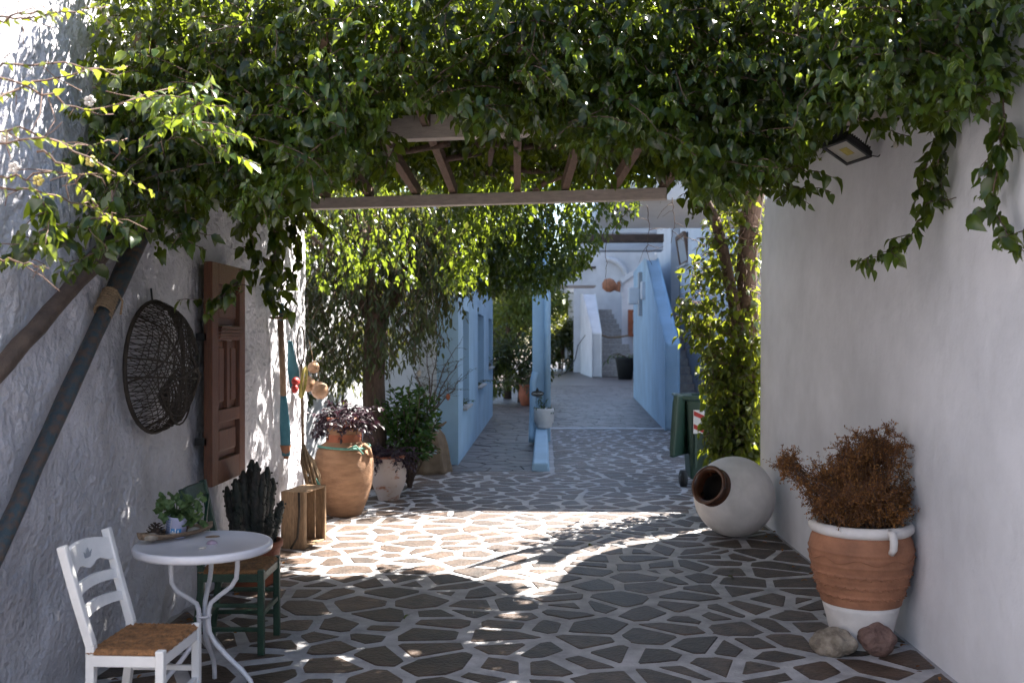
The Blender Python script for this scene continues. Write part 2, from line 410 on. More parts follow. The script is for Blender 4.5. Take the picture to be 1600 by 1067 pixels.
def seen(p):
    x, y, D = PXY([(p[0], p[1], 0)]); return (-40 < x[0] < 1640) and y[0] < 1100 and D[0] > 1
cells.sort(key=lambda c: (not seen(c[0]), -poly_area(c[1])/(c[0][1]**3)))
rest = MB(); resttint = []
for i, (p, poly) in enumerate(cells):
    k = random.uniform(.7, 1.35); wv = random.uniform(-.06,.08); tn = (k*(1+wv), k, k*(1-wv)); q = stone_shape(poly)
    if i < 300:
        m_ = MB(); stone_mesh(m_, q, random.uniform(.003,.0065)); m_.build('paving_stone', M_stone, pv, tint=tn)
    else:
        k0 = len(rest.v); stone_mesh(rest, q, random.uniform(.003,.006)); resttint += [tn]*(len(rest.v)-k0)
o = rest.build('paving_stones', M_stone, pv, kind='stuff', tint=(1,1,1))
o.data.color_attributes['tint'].data.foreach_set('color', np.array([[*t,1.] for t in resttint], np.float32).ravel())
# slab paved passage and far alley
ps = thing('passage_floor', None, None); ps['kind'] = 'structure'
b = MB(); b.prism([(-4,13.1,-.07),(-.08,13.1,-.07),(-.08,19.6,-.07),(14,19.6,-.07),(14,90,-.07),(-14,90,-.07),(-14,23.5,-.07),(-4,23.5,-.07)], (0,0,.062))
b.build('mortar_bed', M_slab, ps, tint=(.9,.9,.95))
def keepB(x, y):
    if y < 19.65: return -1.25 < x < -.2 and y > 13.12
    return -1.6 < x < 5 and y < 40
def clipB(p):
    h = [(0,-1,-13.12)]
    if p[1] < 19.65 and p[0] < 0: h += [(1,0,-.10)]
    if p[0] >= -.1: h += [(0,-1,-19.66)]
    return h
pts = scatter_pts(-1.6, 5, 13.1, 40, .42, .26, keepB)
sb = MB(); tt = []
for p, poly in voronoi_cells(pts, .008, clipB):
    if poly_area(poly) < .006: continue
    k0 = len(sb.v); stone_mesh(sb, stone_shape(poly, .06, .003), random.uniform(.0,.005), .006); k = random.uniform(.6,1.5); tt += [(k, k*.97, k*.96)]*(len(sb.v)-k0)
o = sb.build('floor_slabs', M_slab, ps, kind='stuff', tint=(1,1,1))
o.data.color_attributes['tint'].data.foreach_set('color', np.array([[*t,1.] for t in tt], np.float32).ravel())
MB().box((1.3,19.62,.004), (2.75,.16,.03)).build('white_edging', M_plaster, ps)

# ---- left rough wall
lw = thing('left_wall', 'rough white plastered wall on the left that carries the oars and fish trap', 'wall', (-2.3, 4, 0))
ys = np.arange(-1.5, 9.62, .022); zs = np.arange(0, 4.7, .024)
Y, Z = np.meshgrid(ys, zs, indexing='ij')
def lump(Y, Z):
    wy = Y+.25*vnoise(Y*2, Z*2, 5)
    n = .050*(vnoise(wy*1.3, Z*.9, 1)-.5)+.030*(vnoise(wy*5, Z*3.2, 2)-.5)+.020*(vnoise(wy*14, Z*8, 3)-.5)+.009*(vnoise(wy*34, Z*20, 4)-.5)
    r1 = 1-np.abs(2*vnoise(wy*9+3, Z*4+wy*3, 8)-1)
    return n+.008*(r1-.5)
Xw = -2.3+lump(Y, Z)
endr = np.clip((Y-9.42)/.2, 0, 1); Xw -= .10*(1-np.sqrt(np.clip(1-endr**2, 0, 1)))
V = np.stack([Xw+2.3, Y-4, Z], -1).reshape(-1,3); ny, nz = Y.shape
idx = (np.arange(ny-1)[:,None]*nz+np.arange(nz-1)[None]).ravel()
me = fast_mesh('plaster_face', V, [np.stack([idx, idx+nz, idx+nz+1, idx+1], 1)], M_rough, smooth=True)
link('plaster_face', me, lw)
MB().box((-2.63,4.05,2.34), (.5,11.12,4.7)).build('wall_core', M_rough, lw)
# ---- right smooth wall, its far top corner rounded down
prof = [(-1.5,0),(9.62,0),(9.66,1.0),(9.65,2.4),(9.60,2.75),(9.42,3.05),(9.05,3.30),(8.4,3.52),(7.3,3.72),(6.0,3.88),(4.5,4.0),(-1.5,4.05)]
bm = bmesh.new(); vs = [bm.verts.new((2.07, y, z)) for y, z in prof]; f = bm.faces.new(vs)
r = bmesh.ops.extrude_face_region(bm, geom=[f]); bmesh.ops.translate(bm, vec=(.45,0,0), verts=[v for v in r['geom'] if isinstance(v, bmesh.types.BMVert)])
bmesh.ops.recalc_face_normals(bm, faces=bm.faces[:])
bmesh.ops.bevel(bm, geom=[e for e in bm.edges if all(v.co.z > .01 for v in e.verts) and abs(e.verts[0].co.x-e.verts[1].co.x) < .01], offset=.07, segments=4, affect='EDGES')
me = bpy.data.meshes.new('right_wall'); bm.to_mesh(me); bm.free(); me.materials.append(M_plaster)
tag(link('right_wall', me), 'smooth white plastered wall on the right with rounded far corner', 'wall')

# ---- lit wall behind the tree, angled
aw = thing('garden_wall', 'bright white wall standing behind the big tree on the left', 'wall', (-1.6,13.9,0))
d = Vector((-1.9,-3.5,0)).normalized(); p0 = Vector((-1.62,14.0,0)); p1 = p0+d*4.6
MB().bar(p0+Vector((-.12,.06,1.7)), p1+Vector((-.12,.06,1.7)), .22, 3.4).build('wall_body', M_plaster2, aw)
MB().bar(p0+Vector((-.12,.06,3.43)), p1+Vector((-.12,.06,3.43)), .3, .07).build('coping', M_plaster2, aw)
# ---- pale building at left of the passage
lb = thing('passage_building', 'white building with three narrow deep windows on the left of the passage', 'building', (-1.19,13.8,0))
X = -1.19; wins = []
w1 = (onx(723.5,480,X), onx(733,632,X)); w2 = (onx(747,488,X), onx(756,607,X)); w3 = (onx(763.5,494,X), onx(769,573,X))
wl = [(w1[0].y, w1[1].y, .70, 2.18), (w2[0].y, w2[1].y, .86, 2.22), (w3[0].y, w3[1].y, 1.12, 2.22)]
b = MB(); T = .3; y = 13.8
for (ya, yb, za, zb) in wl:
    b.box((X-T/2, (y+ya)/2, 1.75), (T, ya-y, 3.5)); b.box((X-T/2, (ya+yb)/2, za/2), (T, yb-ya, za)); b.box((X-T/2, (ya+yb)/2, (zb+3.5)/2), (T, yb-ya, 3.5-zb)); y = yb
b.box((X-T/2, (y+23.1)/2, 1.75), (T, 23.1-y, 3.5))
b.build('side_wall', M_pblue, lb)
MB().box((X-T-1.2,18.45,1.75), (2.4-.004,9.3,3.496)).build('building_body', M_plaster2, lb)
MB().box((X-1.3,18.45,3.56), (2.9,9.5,.12)).build('roof', M_plaster2, lb)
for (ya, yb, za, zb) in wl:
    f = MB().box((X-T+.03, (ya+yb)/2, (za+zb)/2), (.05, yb-ya-.01, zb-za-.01)).build('window', M_ash, lb)
    MB().box((X-T+.058, (ya+yb)/2, (za+zb)/2), (.006, (yb-ya)*.76, (zb-za)*.86)).build('pane', M_pane, f)
    MB().box((X-T/2+.03, (ya+yb)/2, za+.015), (T+.06, yb-ya+.04, .04), bev=.008).build('sill', M_marble, f)
# plants on the sills
def tuft(name, label, c, r, n, ls, m=M_bush, kind='ellip', cat='plant', pot=None, group=None, stems=True, up=.5, dense=.3):
    c = Vector(c); t = thing(name, label, cat, c, group)
    P = []; D = []
    st = MB()
    for i in range(max(3, n//12)):
        d = np.array([random.gauss(0,.6), random.gauss(0,.6), up+random.random()]); d /= np.linalg.norm(d)
        pa = shoot(np.array(c), d, (r if not hasattr(r,'__len__') else r[2])*random.uniform(.7,1.3), 6, .9, .35)
        add_tubes(st, pa, .004*max(1, r/.2), .0015*max(1, r/.2), 4)
        a, b_, s_ = path_leaves(pa, (r/12), ls, .3); P.append(a); D.append(b_)
    P = np.concatenate(P); D = np.concatenate(D); sz = ls*rng.uniform(.6,1.2,len(P))
    me, _ = leaves_mesh('foliage', P-np.array(c), D, sz, m, kind); o = link('foliage', me, t); o['kind'] = 'stuff'
    st.build('stem', M_twig, t)
    return t
tuft('sill_plant', 'small dark plant on the nearest window sill of the passage building', (X-.05, wl[0][0]+.25, .74), .20, 60, .05)
tuft('sill_plant', 'leafy sprig on the middle window sill of the passage building', (X-.04, wl[1][0]+.4, .9), .32, 60, .05)
tuft('sill_plant', 'trailing dark plant on the farthest window sill of the passage building', (X-.04, wl[2][0]+.5, 1.16), .42, 90, .06)

# ---- low white ledge, column, down pipe
lg = MB(); a0, a1 = 13.15, 16.8
lg.add([(-.165,a0,0),(.075,a0,0),(.075,a1,0),(-.165,a1,0),(-.14,a0,.11),(.05,a0,.11),(.05,a1,.27),(-.14,a1,.27)], [(0,1,5,4),(1,2,6,5),(2,3,7,6),(3,0,4,7),(4,5,6,7)])
tag(lg.build('white_ledge', M_pblue, bevel=.02), 'low whitewashed ledge running from the crazy paving up to the column', 'ledge')
cl = thing('column', 'pale blue white square column rising from the low ledge in the passage', 'column', (-.02,17.1,0))
MB().box((-.045,17.15,1.9), (.31,.30,3.8), bev=.02).build('shaft', M_pblue, cl)
MB().tube([(.06,16.94,.3),(.06,16.94,3.8)], .055, 14).build('corner_roll', M_pblue, cl)
p = MB(); p.tube([(-.20,16.6,.04),(-.20,16.6,.12),(-.20,16.72,.24),(-.195,16.86,.4),(-.19,16.92,.6),(-.19,16.92,1.02),(-.15,16.93,1.2)], .055, 12)
p.build('down_pipe', M_pblue, cl)
pc = W(850,652,16.65)
pl = thing('column_planter', 'round white planter with trailing plant in front of the column', 'planter', (pc.x,pc.y,.27))
PR = .165
MB().lathe([(PR*.62,.002),(PR*.8,.03),(PR*.86,.08),(PR*1.0,.10),(PR*1.02,.30),(PR*.99,.33),(PR*.9,.33),(PR*.85,.28)], 28, org=(pc.x,pc.y,.27)).build('bowl', M_potwhite, pl)
MB().lathe([(PR*.85,.27),(PR*.1,.28)], 16, org=(pc.x,pc.y,.27)).build('soil', M_soil, pl)
tuft('planter_plant', 'low green plant spilling from the round white planter', (pc.x,pc.y,.55), .22, 150, .05, M_bush)
sc = W(840,615,16.7); sg = thing('oval_sign', 'small black oval welcome sign on stakes in front of the column', 'sign', (sc.x,sc.y,sc.z))
b = MB(); el = [(math.cos(a)*.098, math.sin(a)*.042) for a in np.linspace(0, 2*math.pi, 28, endpoint=False)]
b.prism([(sc.x+x, sc.y, sc.z+z) for x, z in el], (0,.012,0)); b.build('plate', M_black, sg)
MB().tube([(sc.x+x*1.04, sc.y, sc.z+z*1.08) for x, z in el], .007, 6, closed=True).build('rim', M_black, sg)
b = MB(); b.ball((sc.x-.005,sc.y,sc.z+.062), (.026,.01,.024), 2); b.ball((sc.x-.005,sc.y,sc.z+.09), (.012,.008,.012), 2); b.build('finial', M_black, sg)
b = MB(); b.tube([(sc.x-.02,sc.y,sc.z-.04),(sc.x-.028,sc.y,sc.z-.16)], .004, 5); b.tube([(sc.x+.02,sc.y,sc.z-.04),(sc.x+.025,sc.y,sc.z-.16)], .004, 5)
b.box((sc.x+.03,sc.y,sc.z-.062), (.09,.01,.014)); b.build('stake', M_black, sg)
def text_mesh(name, txt, size, m, mx, parent):
    cu = bpy.data.curves.new(name+'_c', 'FONT'); cu.body = txt; cu.size = size; cu.align_x = 'CENTER'; cu.align_y = 'CENTER'; cu.extrude = .001
    to = bpy.data.objects.new('tmp', cu); COL.objects.link(to); bpy.context.view_layer.update()
    me = bpy.data.meshes.new_from_object(to.evaluated_get(bpy.context.evaluated_depsgraph_get())); bpy.data.objects.remove(to)
    me.materials.clear(); me.materials.append(m); o = bpy.data.objects.new(name, me); COL.objects.link(o); o.parent = parent
    o.matrix_local = mx; return o
text_mesh('lettering', 'WELCOME', .036, M_white, Matrix.Translation((0,-.004,0)) @ Matrix.Rotation(math.pi/2, 4, 'X'), sg)

# ---- terrace slab roof + building on the right (they cast the alley's shade)
MB().box((2.95,13.5,3.52), (4.5,3.0,.22)).build('terrace_slab', M_plaster2, label='white terrace slab overhead between vine and column', cat='terrace')
rb = thing('stair_building', 'tall white building behind the blue stair parapet with a brown tilted window', 'building', (3.15,15.6,0))
b = MB(); X2 = 3.15; wy0, wy1 = onx(1075,400,X2).y, onx(1061.5,400,X2).y
wz0, wz1 = 1.7+(535-413)/F*22.3, 1.7+(535-366)/F*22.3
for (y0, y1, z0, z1) in ((15.6, wy0, 0, 9.8), (wy1, 23.2, 0, 9.8), (wy0, wy1, 0, wz0), (wy0, wy1, wz1, 9.8)):
    b.box((X2+.15,(y0+y1)/2,(z0+z1)/2), (.3,y1-y0,z1-z0))
b.box((X2+3.3,19.4,4.9), (5.996,7.59,9.79)); b.build('building_body', M_plaster2, rb)
w_ = MB().box((X2+.26,(wy0+wy1)/2,(wz0+wz1)/2), (.04,wy1-wy0,wz1-wz0)).build('window', M_pane, rb)
b = MB(); R = Matrix.Rotation(math.radians(-9), 3, 'Y'); cc = Vector((X2-.02,(wy0+wy1)/2,(wz0+wz1)/2)); hy, hz = (wy1-wy0)/2, (wz1-wz0)/2
for s_ in (-1,1):
    b.box(cc+R@Vector((0,s_*hy*.92,0)), (.06,.1,hz*2), R); b.box(cc+R@Vector((0,0,s_*hz*.94)), (.062,hy*1.75,.09), R)
b.build('tilted_frame', M_rafter, w_)
MB().box(cc, (.012,hy*1.7,hz*1.75), R).build('tilted_pane', M_ash, w_)
MB().box((X2,(wy0+wy1)/2,wz0-.03), (.14,wy1-wy0+.1,.05)).build('sill', M_marble, w_)
MB().box((5.3,27.6,4.9), (4.0,3.2,9.8)).build('pier_building', M_plaster2, label='white pier building beyond the tilted window above the blue parapet', cat='building')
MB().box((8.4,33.7,7.6), (6.0,21,15.2)).build('rear_shade_block', M_plaster2, label='white block added behind the pier to shade the passage, mostly hidden by the stair building', cat='building')  # added volume, tall enough to keep the passage wall and floor shaded
MB().box((12.2,58,7), (8.6,27,14)).build('far_shade_block', M_plaster2, label='long white block added far behind the second staircase to shade the alley', cat='building')  # extra volume placed to keep sun off the far end of the alley
# parapet 1
def parapet(name, label, n0, n1, f0, f1, kink, top, ftop0, m=None):
    """n0,n1 near bottom left/right; f0,f1 far bottom; kink height; top; ftop0 = fraction along where slope reaches top"""
    n0, n1, f0, f1 = map(Vector, (n0,n1,f0,f1)); t = thing(name, label, 'parapet', n0)
    def side(a, c):
        L = [(0,0),(0,kink),(.03,kink+.1),(ftop0,top-.04),(ftop0+.04,top),(1,top),(1,0)]
        return [a+(c-a)*u+Vector((0,0,z)) for u, z in L]
    A_, B_ = side(n0,f0), side(n1,f1); n = len(A_); m_ = MB()
    m_.add(A_+B_, [tuple(range(n)), tuple(range(n,2*n))[::-1]]+[(i,(i+1)%n,n+(i+1)%n,n+i) for i in range(n)], False)
    o = m_.build('parapet_wall', m or M_plaster2, t, bevel=.06); o.modifiers['bevel'].segments = 3; return t
pa = parapet('stair_parapet', 'tall pale blue sloping stair parapet on the right of the alley', W(1039,673,19.2)*1, W(1062,673,19.25), FL(990,621), FL(990,621)+Vector((.36,0,0)), 1.68, 3.8, .5, M_pblue)
for k_, z_ in ((0, 3.35), (1, 2.62)):
    q = FL(1003,635); MB().box((q.x-.03,26.6,z_), (.12,.34,.42)).build('opening', M_ash if k_ else M_ash, pa)
q = W(1001,440,26.0)
MB().box((2.56,25.4,3.02), (.20,.36,.46), bev=.03).build('wall_lamp', M_plaster2, label='white box lamp on the blue stair parapet', cat='lamp')
MB().box((2.48,27.6,2.98), (.30,.3,.46), bev=.03).build('wall_lamp', M_plaster2, label='smaller pale blue box lamp behind on the far edge of the blue parapet', cat='lamp')
st = thing('near_staircase', 'marble steps climbing behind the blue parapet beside the bin', 'stairs', (2.9,19.4,0))
for i in range(14):
    MB().box((2.93,19.55+i*.31+.16,(i+1)*.085), (.64 if i < 3 else .40,.32,(i+1)*.17), bev=.01).build('step', M_marble, st)
# parapet 2 + stairs 2
parapet('stair_parapet', 'white sloping stair parapet farther down the alley', FL(925,589.5), FL(940,589.5), FL(907,583), FL(907,583)+Vector((.75,0,0)), 2.15, 4.3, .8)
s2 = thing('far_staircase', 'pale marble stairs at the far end of the alley beside the white parapet', 'stairs', (3.5,50,0))
for i in range(13):
    xa = 2.86+max(0,i-6)*.02; xb = 4.42-max(0, i-5)*.10
    MB().box(((xa+xb)/2, 49.9+i*.42, (i+1)*.135), (xb-xa, .42, (i+1)*.27), bev=.02).build('step', M_marble, s2)
bw = MB(); bw.box((4.0,57.2,4.2), (4.6,.4,8.4)); bw.build('back_wall', M_plaster2, label='white wall at the head of the far staircase', cat='wall')
ww = MB(); ww.prism([W(972,585,52),W(972,443,52),W(1035,398,52),W(1075,398,52),W(1075,585,52)], (0,.35,0))
ww.build('stair_side_wall', M_plaster, label='pinkish white wall with sloping top right of the far stairs', cat='wall')
cp = MB(); cp.bar(W(970,443,51.9)+Vector((0,.17,.1)), W(1036,396.5,51.9)+Vector((0,.17,.1)), .5, .22); cp.build('sloping_coping', M_plaster2, bpy.data.objects['stair_side_wall'])
arch = MB(); arch.tube([W(948+34*math.cos(t), 447-42*math.sin(t), 56.5) for t in np.linspace(-.1, 1.6, 12)], .16, 8); arch.build('arch_moulding', M_plaster2, bpy.data.objects['back_wall'])
gt = thing('wooden_gate', 'small orange brown wooden gate frame beside the far stairs', 'gate', W(993,505,51.7))
for a_, b_ in (((985,484),(985,526)),((1003,484),(1003,526))): MB().bar(W(*a_,51.7),W(*b_,51.7),.25,.16,(0,1,0)).build('post', M_terra2, gt)
for y_ in (486,503,524): MB().bar(W(984,y_,51.66),W(1004,y_,51.66),.12,.22,(0,1,0)).build('rail', M_terra2, gt)
jg = thing('clay_jug', 'brown clay jug lying on the wall above the far stairs', 'jug', W(955,447,52))
MB().lathe([(.02,-.42),(.25,-.35),(.37,-.1),(.34,.12),(.16,.34),(.11,.46),(.17,.56)], 16, axis=(1,0,-.25), org=W(953,446,52)).build('jug_body', M_terra, jg)
MB().tube([W(962,452,51.9),W(967,455,51.9),W(968,445,51.9),W(966,440,51.9)], .09, 8).build('jug_handle', M_terra, jg)
tb = thing('black_tub', 'black rubber tub with a dark plant beside the far stairs', 'tub', FL(977,592))
q = FL(977,592); MB().lathe([(.32,0),(.46,.9),(.50,1.0),(.44,1.0),(.4,.9)], 18, org=q).build('tub_body', M_rubber, tb)
tuft('tub_plant', 'dark spiky plant growing out of the black tub', q+Vector((.1,0,.95)), 1.0, 70, .3, M_bush, 'lance')
# overhead white beams of the terraces
def beamx(name, label, px0, px1, py0, py1, D, m, dep=.4):
    a, c = W(px0,py0,D), W(px1,py1,D); b = MB(); b.box(((a.x+c.x)/2,(a.y+c.y)/2+dep/2,(a.z+c.z)/2),(abs(c.x-a.x),dep,abs(a.z-c.z)))
    return b.build(name, m, label=label, cat='beam')
beamx('dark_lintel', 'dark brown beam crossing above the blue parapet', 880, 1037, 366, 378, 24, M_dbeam, .3)
beamx('pale_lintel', 'pale soffit beam right under the dark brown beam', 920, 1036, 380, 391, 25.2, M_plaster2, .6)
beamx('far_beam', 'white terrace beam with dark upper edge at the end of the alley', 700, 932, 420, 446, 44, M_plaster2, 2.5)
beamx('far_beam_top', 'thin dark edge strip on top of the far white terrace beam', 700, 931, 416.5, 419.8, 43.9, M_dbeam, 2.4)
beamx('grey_beam', 'grey terrace beam low over the far garden', 860, 918, 449, 457, 58, M_ash, 1.0)
beamx('white_lintel', 'white wall strip lit above the dark brown beam', 900, 1046, 345, 364, 30.5, M_plaster2, .3)
for px_, l_ in ((893,'slim white post by the far garden'),):
    a = W(px_,560,62); MB().box((a.x,a.y,2.4), (.4,.4,4.8)).build('far_post', M_plaster2, label=l_, cat='post')
fr = thing('far_railing', 'low white railing by the far garden', 'railing', FL(885,562))
for px_ in (884.5,890,902):
    a = W(px_,561,60); MB().box((a.x,a.y,.7), (.16,.16,1.4)).build('baluster', M_plaster2, fr)
MB().bar(W(890,537,60), W(903,528,60), .1, .1).build('handrail', M_plaster2, fr)
hs = MB(); hs.tube([W(863,585,38),W(872,586.5,37),W(882,583,36.5),W(892,573,36.5),W(899,560,37),W(903,540,40),W(914,524,46)], .022, 6)
hs.build('garden_hose', M_rubber, label='thin dark hose curling over the far alley floor', cat='hose')
rp = MB(); rp.tube([W(938,523,49.5),W(950,527,49.5),W(965,527,49.7),W(982,524,50)], .05, 6); rp.build('barrier_rope', M_rope, label='brown rope strung across the far stairs', cat='rope')

# ---- tree helper (real leaves)
def tree(name, label, base, h, crown, n, ls, m, tr=.12, kind='ellip', cat='tree', group=None, shoots=None):
    base = Vector(base); t = thing(name, label, cat, base, group); c = base+Vector((0,0,h)); cr = np.array(crown, float)
    tb_ = MB(); tb_.tube([base, base+Vector((.03,0,h*.4)), c-Vector((0,0,crown[2]*.3))], [tr,tr*.8,tr*.5], 8)
    for i in range(9):
        a = random.uniform(0,6.28); e = c+Vector((math.cos(a)*cr[0]*.7, math.sin(a)*cr[1]*.7, random.uniform(-.5,.7)*cr[2])); s0 = base+Vector((0,0,h*random.uniform(.4,.8)))
        tb_.tube([s0, (s0+e)/2+Vector((0,0,.1)), e], [tr*.4,tr*.25,tr*.08], 5)
    tb_.build('trunk', M_bark, t)
    # clumps
    nc = max(10, n//140); u = rng.normal(0,1,(nc,3)); u /= np.linalg.norm(u,axis=1,keepdims=True); cc_ = u*cr*rng.uniform(.35,1.0,(nc,1))**.6
    k = rng.integers(0,nc,n); v = rng.normal(0,1,(n,3)); v /= np.linalg.norm(v,axis=1,keepdims=True)
    P = cc_[k]+v*cr*.30*rng.uniform(.3,1.15,(n,1))
    D = v+np.array([0,0,-.5])+rng.normal(0,.4,(n,3))
    me, _ = leaves_mesh('crown', P+np.array([0,0,h]), D, ls*rng.uniform(.6,1.3,n), m, kind); o = link('crown', me, t); o['kind'] = 'stuff'
    return t
tree('garden_tree', 'bright yellow green tree behind the passage end', (-1.1,30,0), 3.4, (1.6,1.4,1.7), 5000, .16, M_far)
tree('garden_shrub', 'dark round shrub below the bright tree at the passage end', (-.7,28.3,0), 1.3, (1.2,.8,1.0), 3500, .13, M_tree, .06, cat='shrub')
tree('garden_shrub', 'lower left shrub behind the terracotta urn', (-1.7,27.9,0), .8, (.9,.7,.8), 2200, .12, M_far, .05, cat='shrub')
tree('garden_tree', 'broad tree at the far end of the alley past the column', (1.0,64,0), 4.2, (2.6,2,2.8), 5000, .34, M_far)
tree('garden_shrub', 'shrub at the foot of the far alley tree', (1.1,60,0), 1.6, (1.5,1,1.5), 2600, .3, M_tree, .06, cat='shrub')
tree('garden_tree', 'tall dark tree left of the far alley tree', (-2.6,58,0), 5, (3,2.5,4), 4500, .4, M_tree)
q = FL(822,634); ur = thing('terracotta_urn', 'orange terracotta urn on the passage floor before the shrubs', 'urn', q)
MB().lathe([(.11,0),(.14,.03),(.20,.25),(.205,.36),(.17,.48),(.19,.54),(.20,.57),(.16,.57),(.15,.45)], 22, org=q).build('urn_body', M_terra2, ur)
tuft('urn_plant', 'dark grassy plant growing in the orange urn', q+Vector((0,0,.5)), .6, 140, .16, M_tree, 'lance')

# ================================================================== PERGOLA
pg = thing('pergola', 'wooden pergola with pale cross beams and brown rafters under the vine', 'pergola', (0,6,2.99))
MB().bar(CX(-2.15,6.62,3.06), CX(2.24,5.82,3.06), .10, .15, bev=.006).build('cross_beam', M_beam, pg)
MB().bar(CX(-1.66,8.30,2.85), CX(1.20,7.72,2.85), .09, .09, bev=.006).build('cross_beam', M_beam, pg)
MB().bar(CX(-2.35,3.7,3.065), CX(2.0,3.9,3.5), .04, .04).build('front_wire', M_twig, pg) if False else None
for i, xr in enumerate((-1.85,-1.40,-.93,-.565,.05,.50,.96,1.40)):
    MB().bar(CX(xr-.02,5.0,3.215), CX(xr*.84+.0,8.05-.19*xr,2.94), .055, .09, bev=.004).build('rafter', M_rafter, pg)

# ================================================================== VINES
# the opening in the greenery between vine and terrace: leaves that would stand in this light shaft are left out
OPEN = np.array([list(FL(*p))[:2] for p in ((440,905),(470,850),(500,795),(620,762),(664,762),(640,796),(1075,790),(1110,806),(1030,835),(965,862),(900,905),(850,935),(760,922),(690,898),(640,888),(560,900))])
SPOTS = [(list(FL(x, y))[:2], r) for x, y, r in ((828,926,.12),(812,942,.07),(795,962,.09),(760,985,.08),(742,1003,.07),(500,958,.07),(560,942,.06),(640,1022,.06),(615,935,.07),(700,950,.05),(1240,815,.12),(1180,800,.12),(1130,830,.09),(470,1010,.06),(890,975,.05),(350,1000,.06),(1050,880,.05),(530,1030,.07),(400,930,.07))]
def in_shaft(P, jit=.04):
    q = P[:, :2]-P[:, 2:3]*np.array([[SUN.x/SUN.z, SUN.y/SUN.z]])
    q0 = q.copy(); q = q+rng.normal(0, jit, q.shape)+.10*np.stack([np.sin(q[:,1]*9+q[:,0]*3), np.sin(q[:,0]*8+1)], 1)
    ins = np.zeros(len(q), bool); n = len(OPEN)
    for i in range(n):
        a, b = OPEN[i], OPEN[(i+1) % n]
        c = ((a[1] > q[:,1]) != (b[1] > q[:,1])) & (q[:,0] < (b[0]-a[0])*(q[:,1]-a[1])/(b[1]-a[1]+1e-12)+a[0]); ins ^= c
    for (sx_, sy_), r_ in SPOTS: ins |= (q0[:,0]-sx_)**2+(q0[:,1]-sy_)**2 < r_*r_
    return ins
def lower_edge(px):
    X_ = [-200,0,60,110,160,200,300,335,360,400,440,470,500,560,598,606,702,712,760,860,915,940,955,1000,1060,1090,1130,1180,1235,1280,1330,1400,1440,1480,1530,1560,1600,1800]
    Y_ = [430,425,425,395,380,388,372,300,330,345,350,330,295,262,240,166,166,195,208,212,250,268,245,222,262,318,318,300,285,215,172,176,205,190,172,185,110,120]
    return np.interp(px, X_, Y_)
vine = thing('pergola_vine', 'dense green climbing vine covering the pergola and hanging into the passage', 'vine', (0,6,3))
VP = []; VD = []; VS = []; VT = []; VG = []
vb = MB()
def put(P, D, S_, tint=None, var=None):
    VP.append(P); VD.append(D); VS.append(S_); n = len(P)
    VT.append(rng.beta(1.6,2.2,n) if tint is None else np.clip(rng.normal(tint,.15,n),0,1)); VG.append(rng.random(n) if var is None else np.full(n, var))
def canopy(n, y0, y1, z0, z1, ls, x0=-2.35, x1=2.15, L=(.25,.55)):
    for i in range(n):
        p = np.array([rng.uniform(x0,x1), rng.uniform(y0,y1), rng.uniform(z0,z1)])
        d = np.array([rng.normal(0,1), rng.normal(0,1), rng.normal(.0,.4)])
        pa_ = shoot(p, d, rng.uniform(*L), 6, .8, .35)
        P, D, s_ = path_leaves(pa_, ls*.42, ls, .5); 
        var = rng.random()*.9 if rng.random() < .85 else .98
        ok = P[:,2] > np.interp(P[:,1], [5.2,8.3,8.6], [3.24,3.0,3.05])
        put(P[ok], D[ok], s_[ok], rng.beta(1.6,2.2), var)
        if i % 3 == 0 and pa_[:,2].min() > 3.1: add_tubes(vb, pa_, .004, .002, 4)
canopy(1700, 5.15, 9.2, 3.30, 3.45, .075)
canopy(2600, 5.75, 9.2, 3.40, 3.95, .115, L=(.35,.7))
canopy(700, 6.8, 8.5, 3.08, 3.4, .07)
# front curtain: shoots spilling over the near edge of the pergola
for i in range(5600):
    x = rng.uniform(-2.25, 2.05); px0 = 850+x*F/5.4
    dz = rng.uniform(0,1)
    y = rng.uniform(4.75, 6.3) if rng.random() < .6 else rng.uniform(4.75, 5.4); z = rng.uniform(2.5, 3.75)
    if x < -.6 and rng.random() < .3: z = rng.uniform(2.1,3.0); y = rng.uniform(4.6,6.2)
    if x > 1.3 and rng.random() < .6: y = rng.uniform(4.05, 5.0)
    p = np.array([x, y, z]); a, b_, c = PXY(p[None])
    if b_[0] > lower_edge(a[0])-12 or b_[0] < -140: continue
    d = np.array([rng.normal(0,.8), -.5+rng.normal(0,.5), rng.normal(.1,.4)])
    ls = .061*rng.uniform(.6,1.35)
    pa_ = shoot(p, d, rng.uniform(.2,.5), 7, 1.0, .3)
    P, D, s_ = path_leaves(pa_, ls*.45, ls, .75)
    a, b_, c = PXY(P); ok = b_ < lower_edge(a)+rng.normal(0,7,len(a))
    ok &= ~((a < 145-b_*.36+22*np.sin(b_*.05)) & (b_ < 345) & (rng.random(len(a)) < .85)) & (P[:,0] > -2.24) & (P[:,0] < 2.02)
    ok &= ~((a > 1455) & (b_ > 60) & (b_ < 1) )
    if not ok.any(): continue
    P, D, s_ = P[ok], D[ok], s_[ok]; put(P, D, s_, rng.beta(1.5,2.2), rng.random()*.9 if rng.random() < .85 else .98)
    if i % 3 == 0 and ok.all(): add_tubes(vb, pa_, .004, .002, 4)
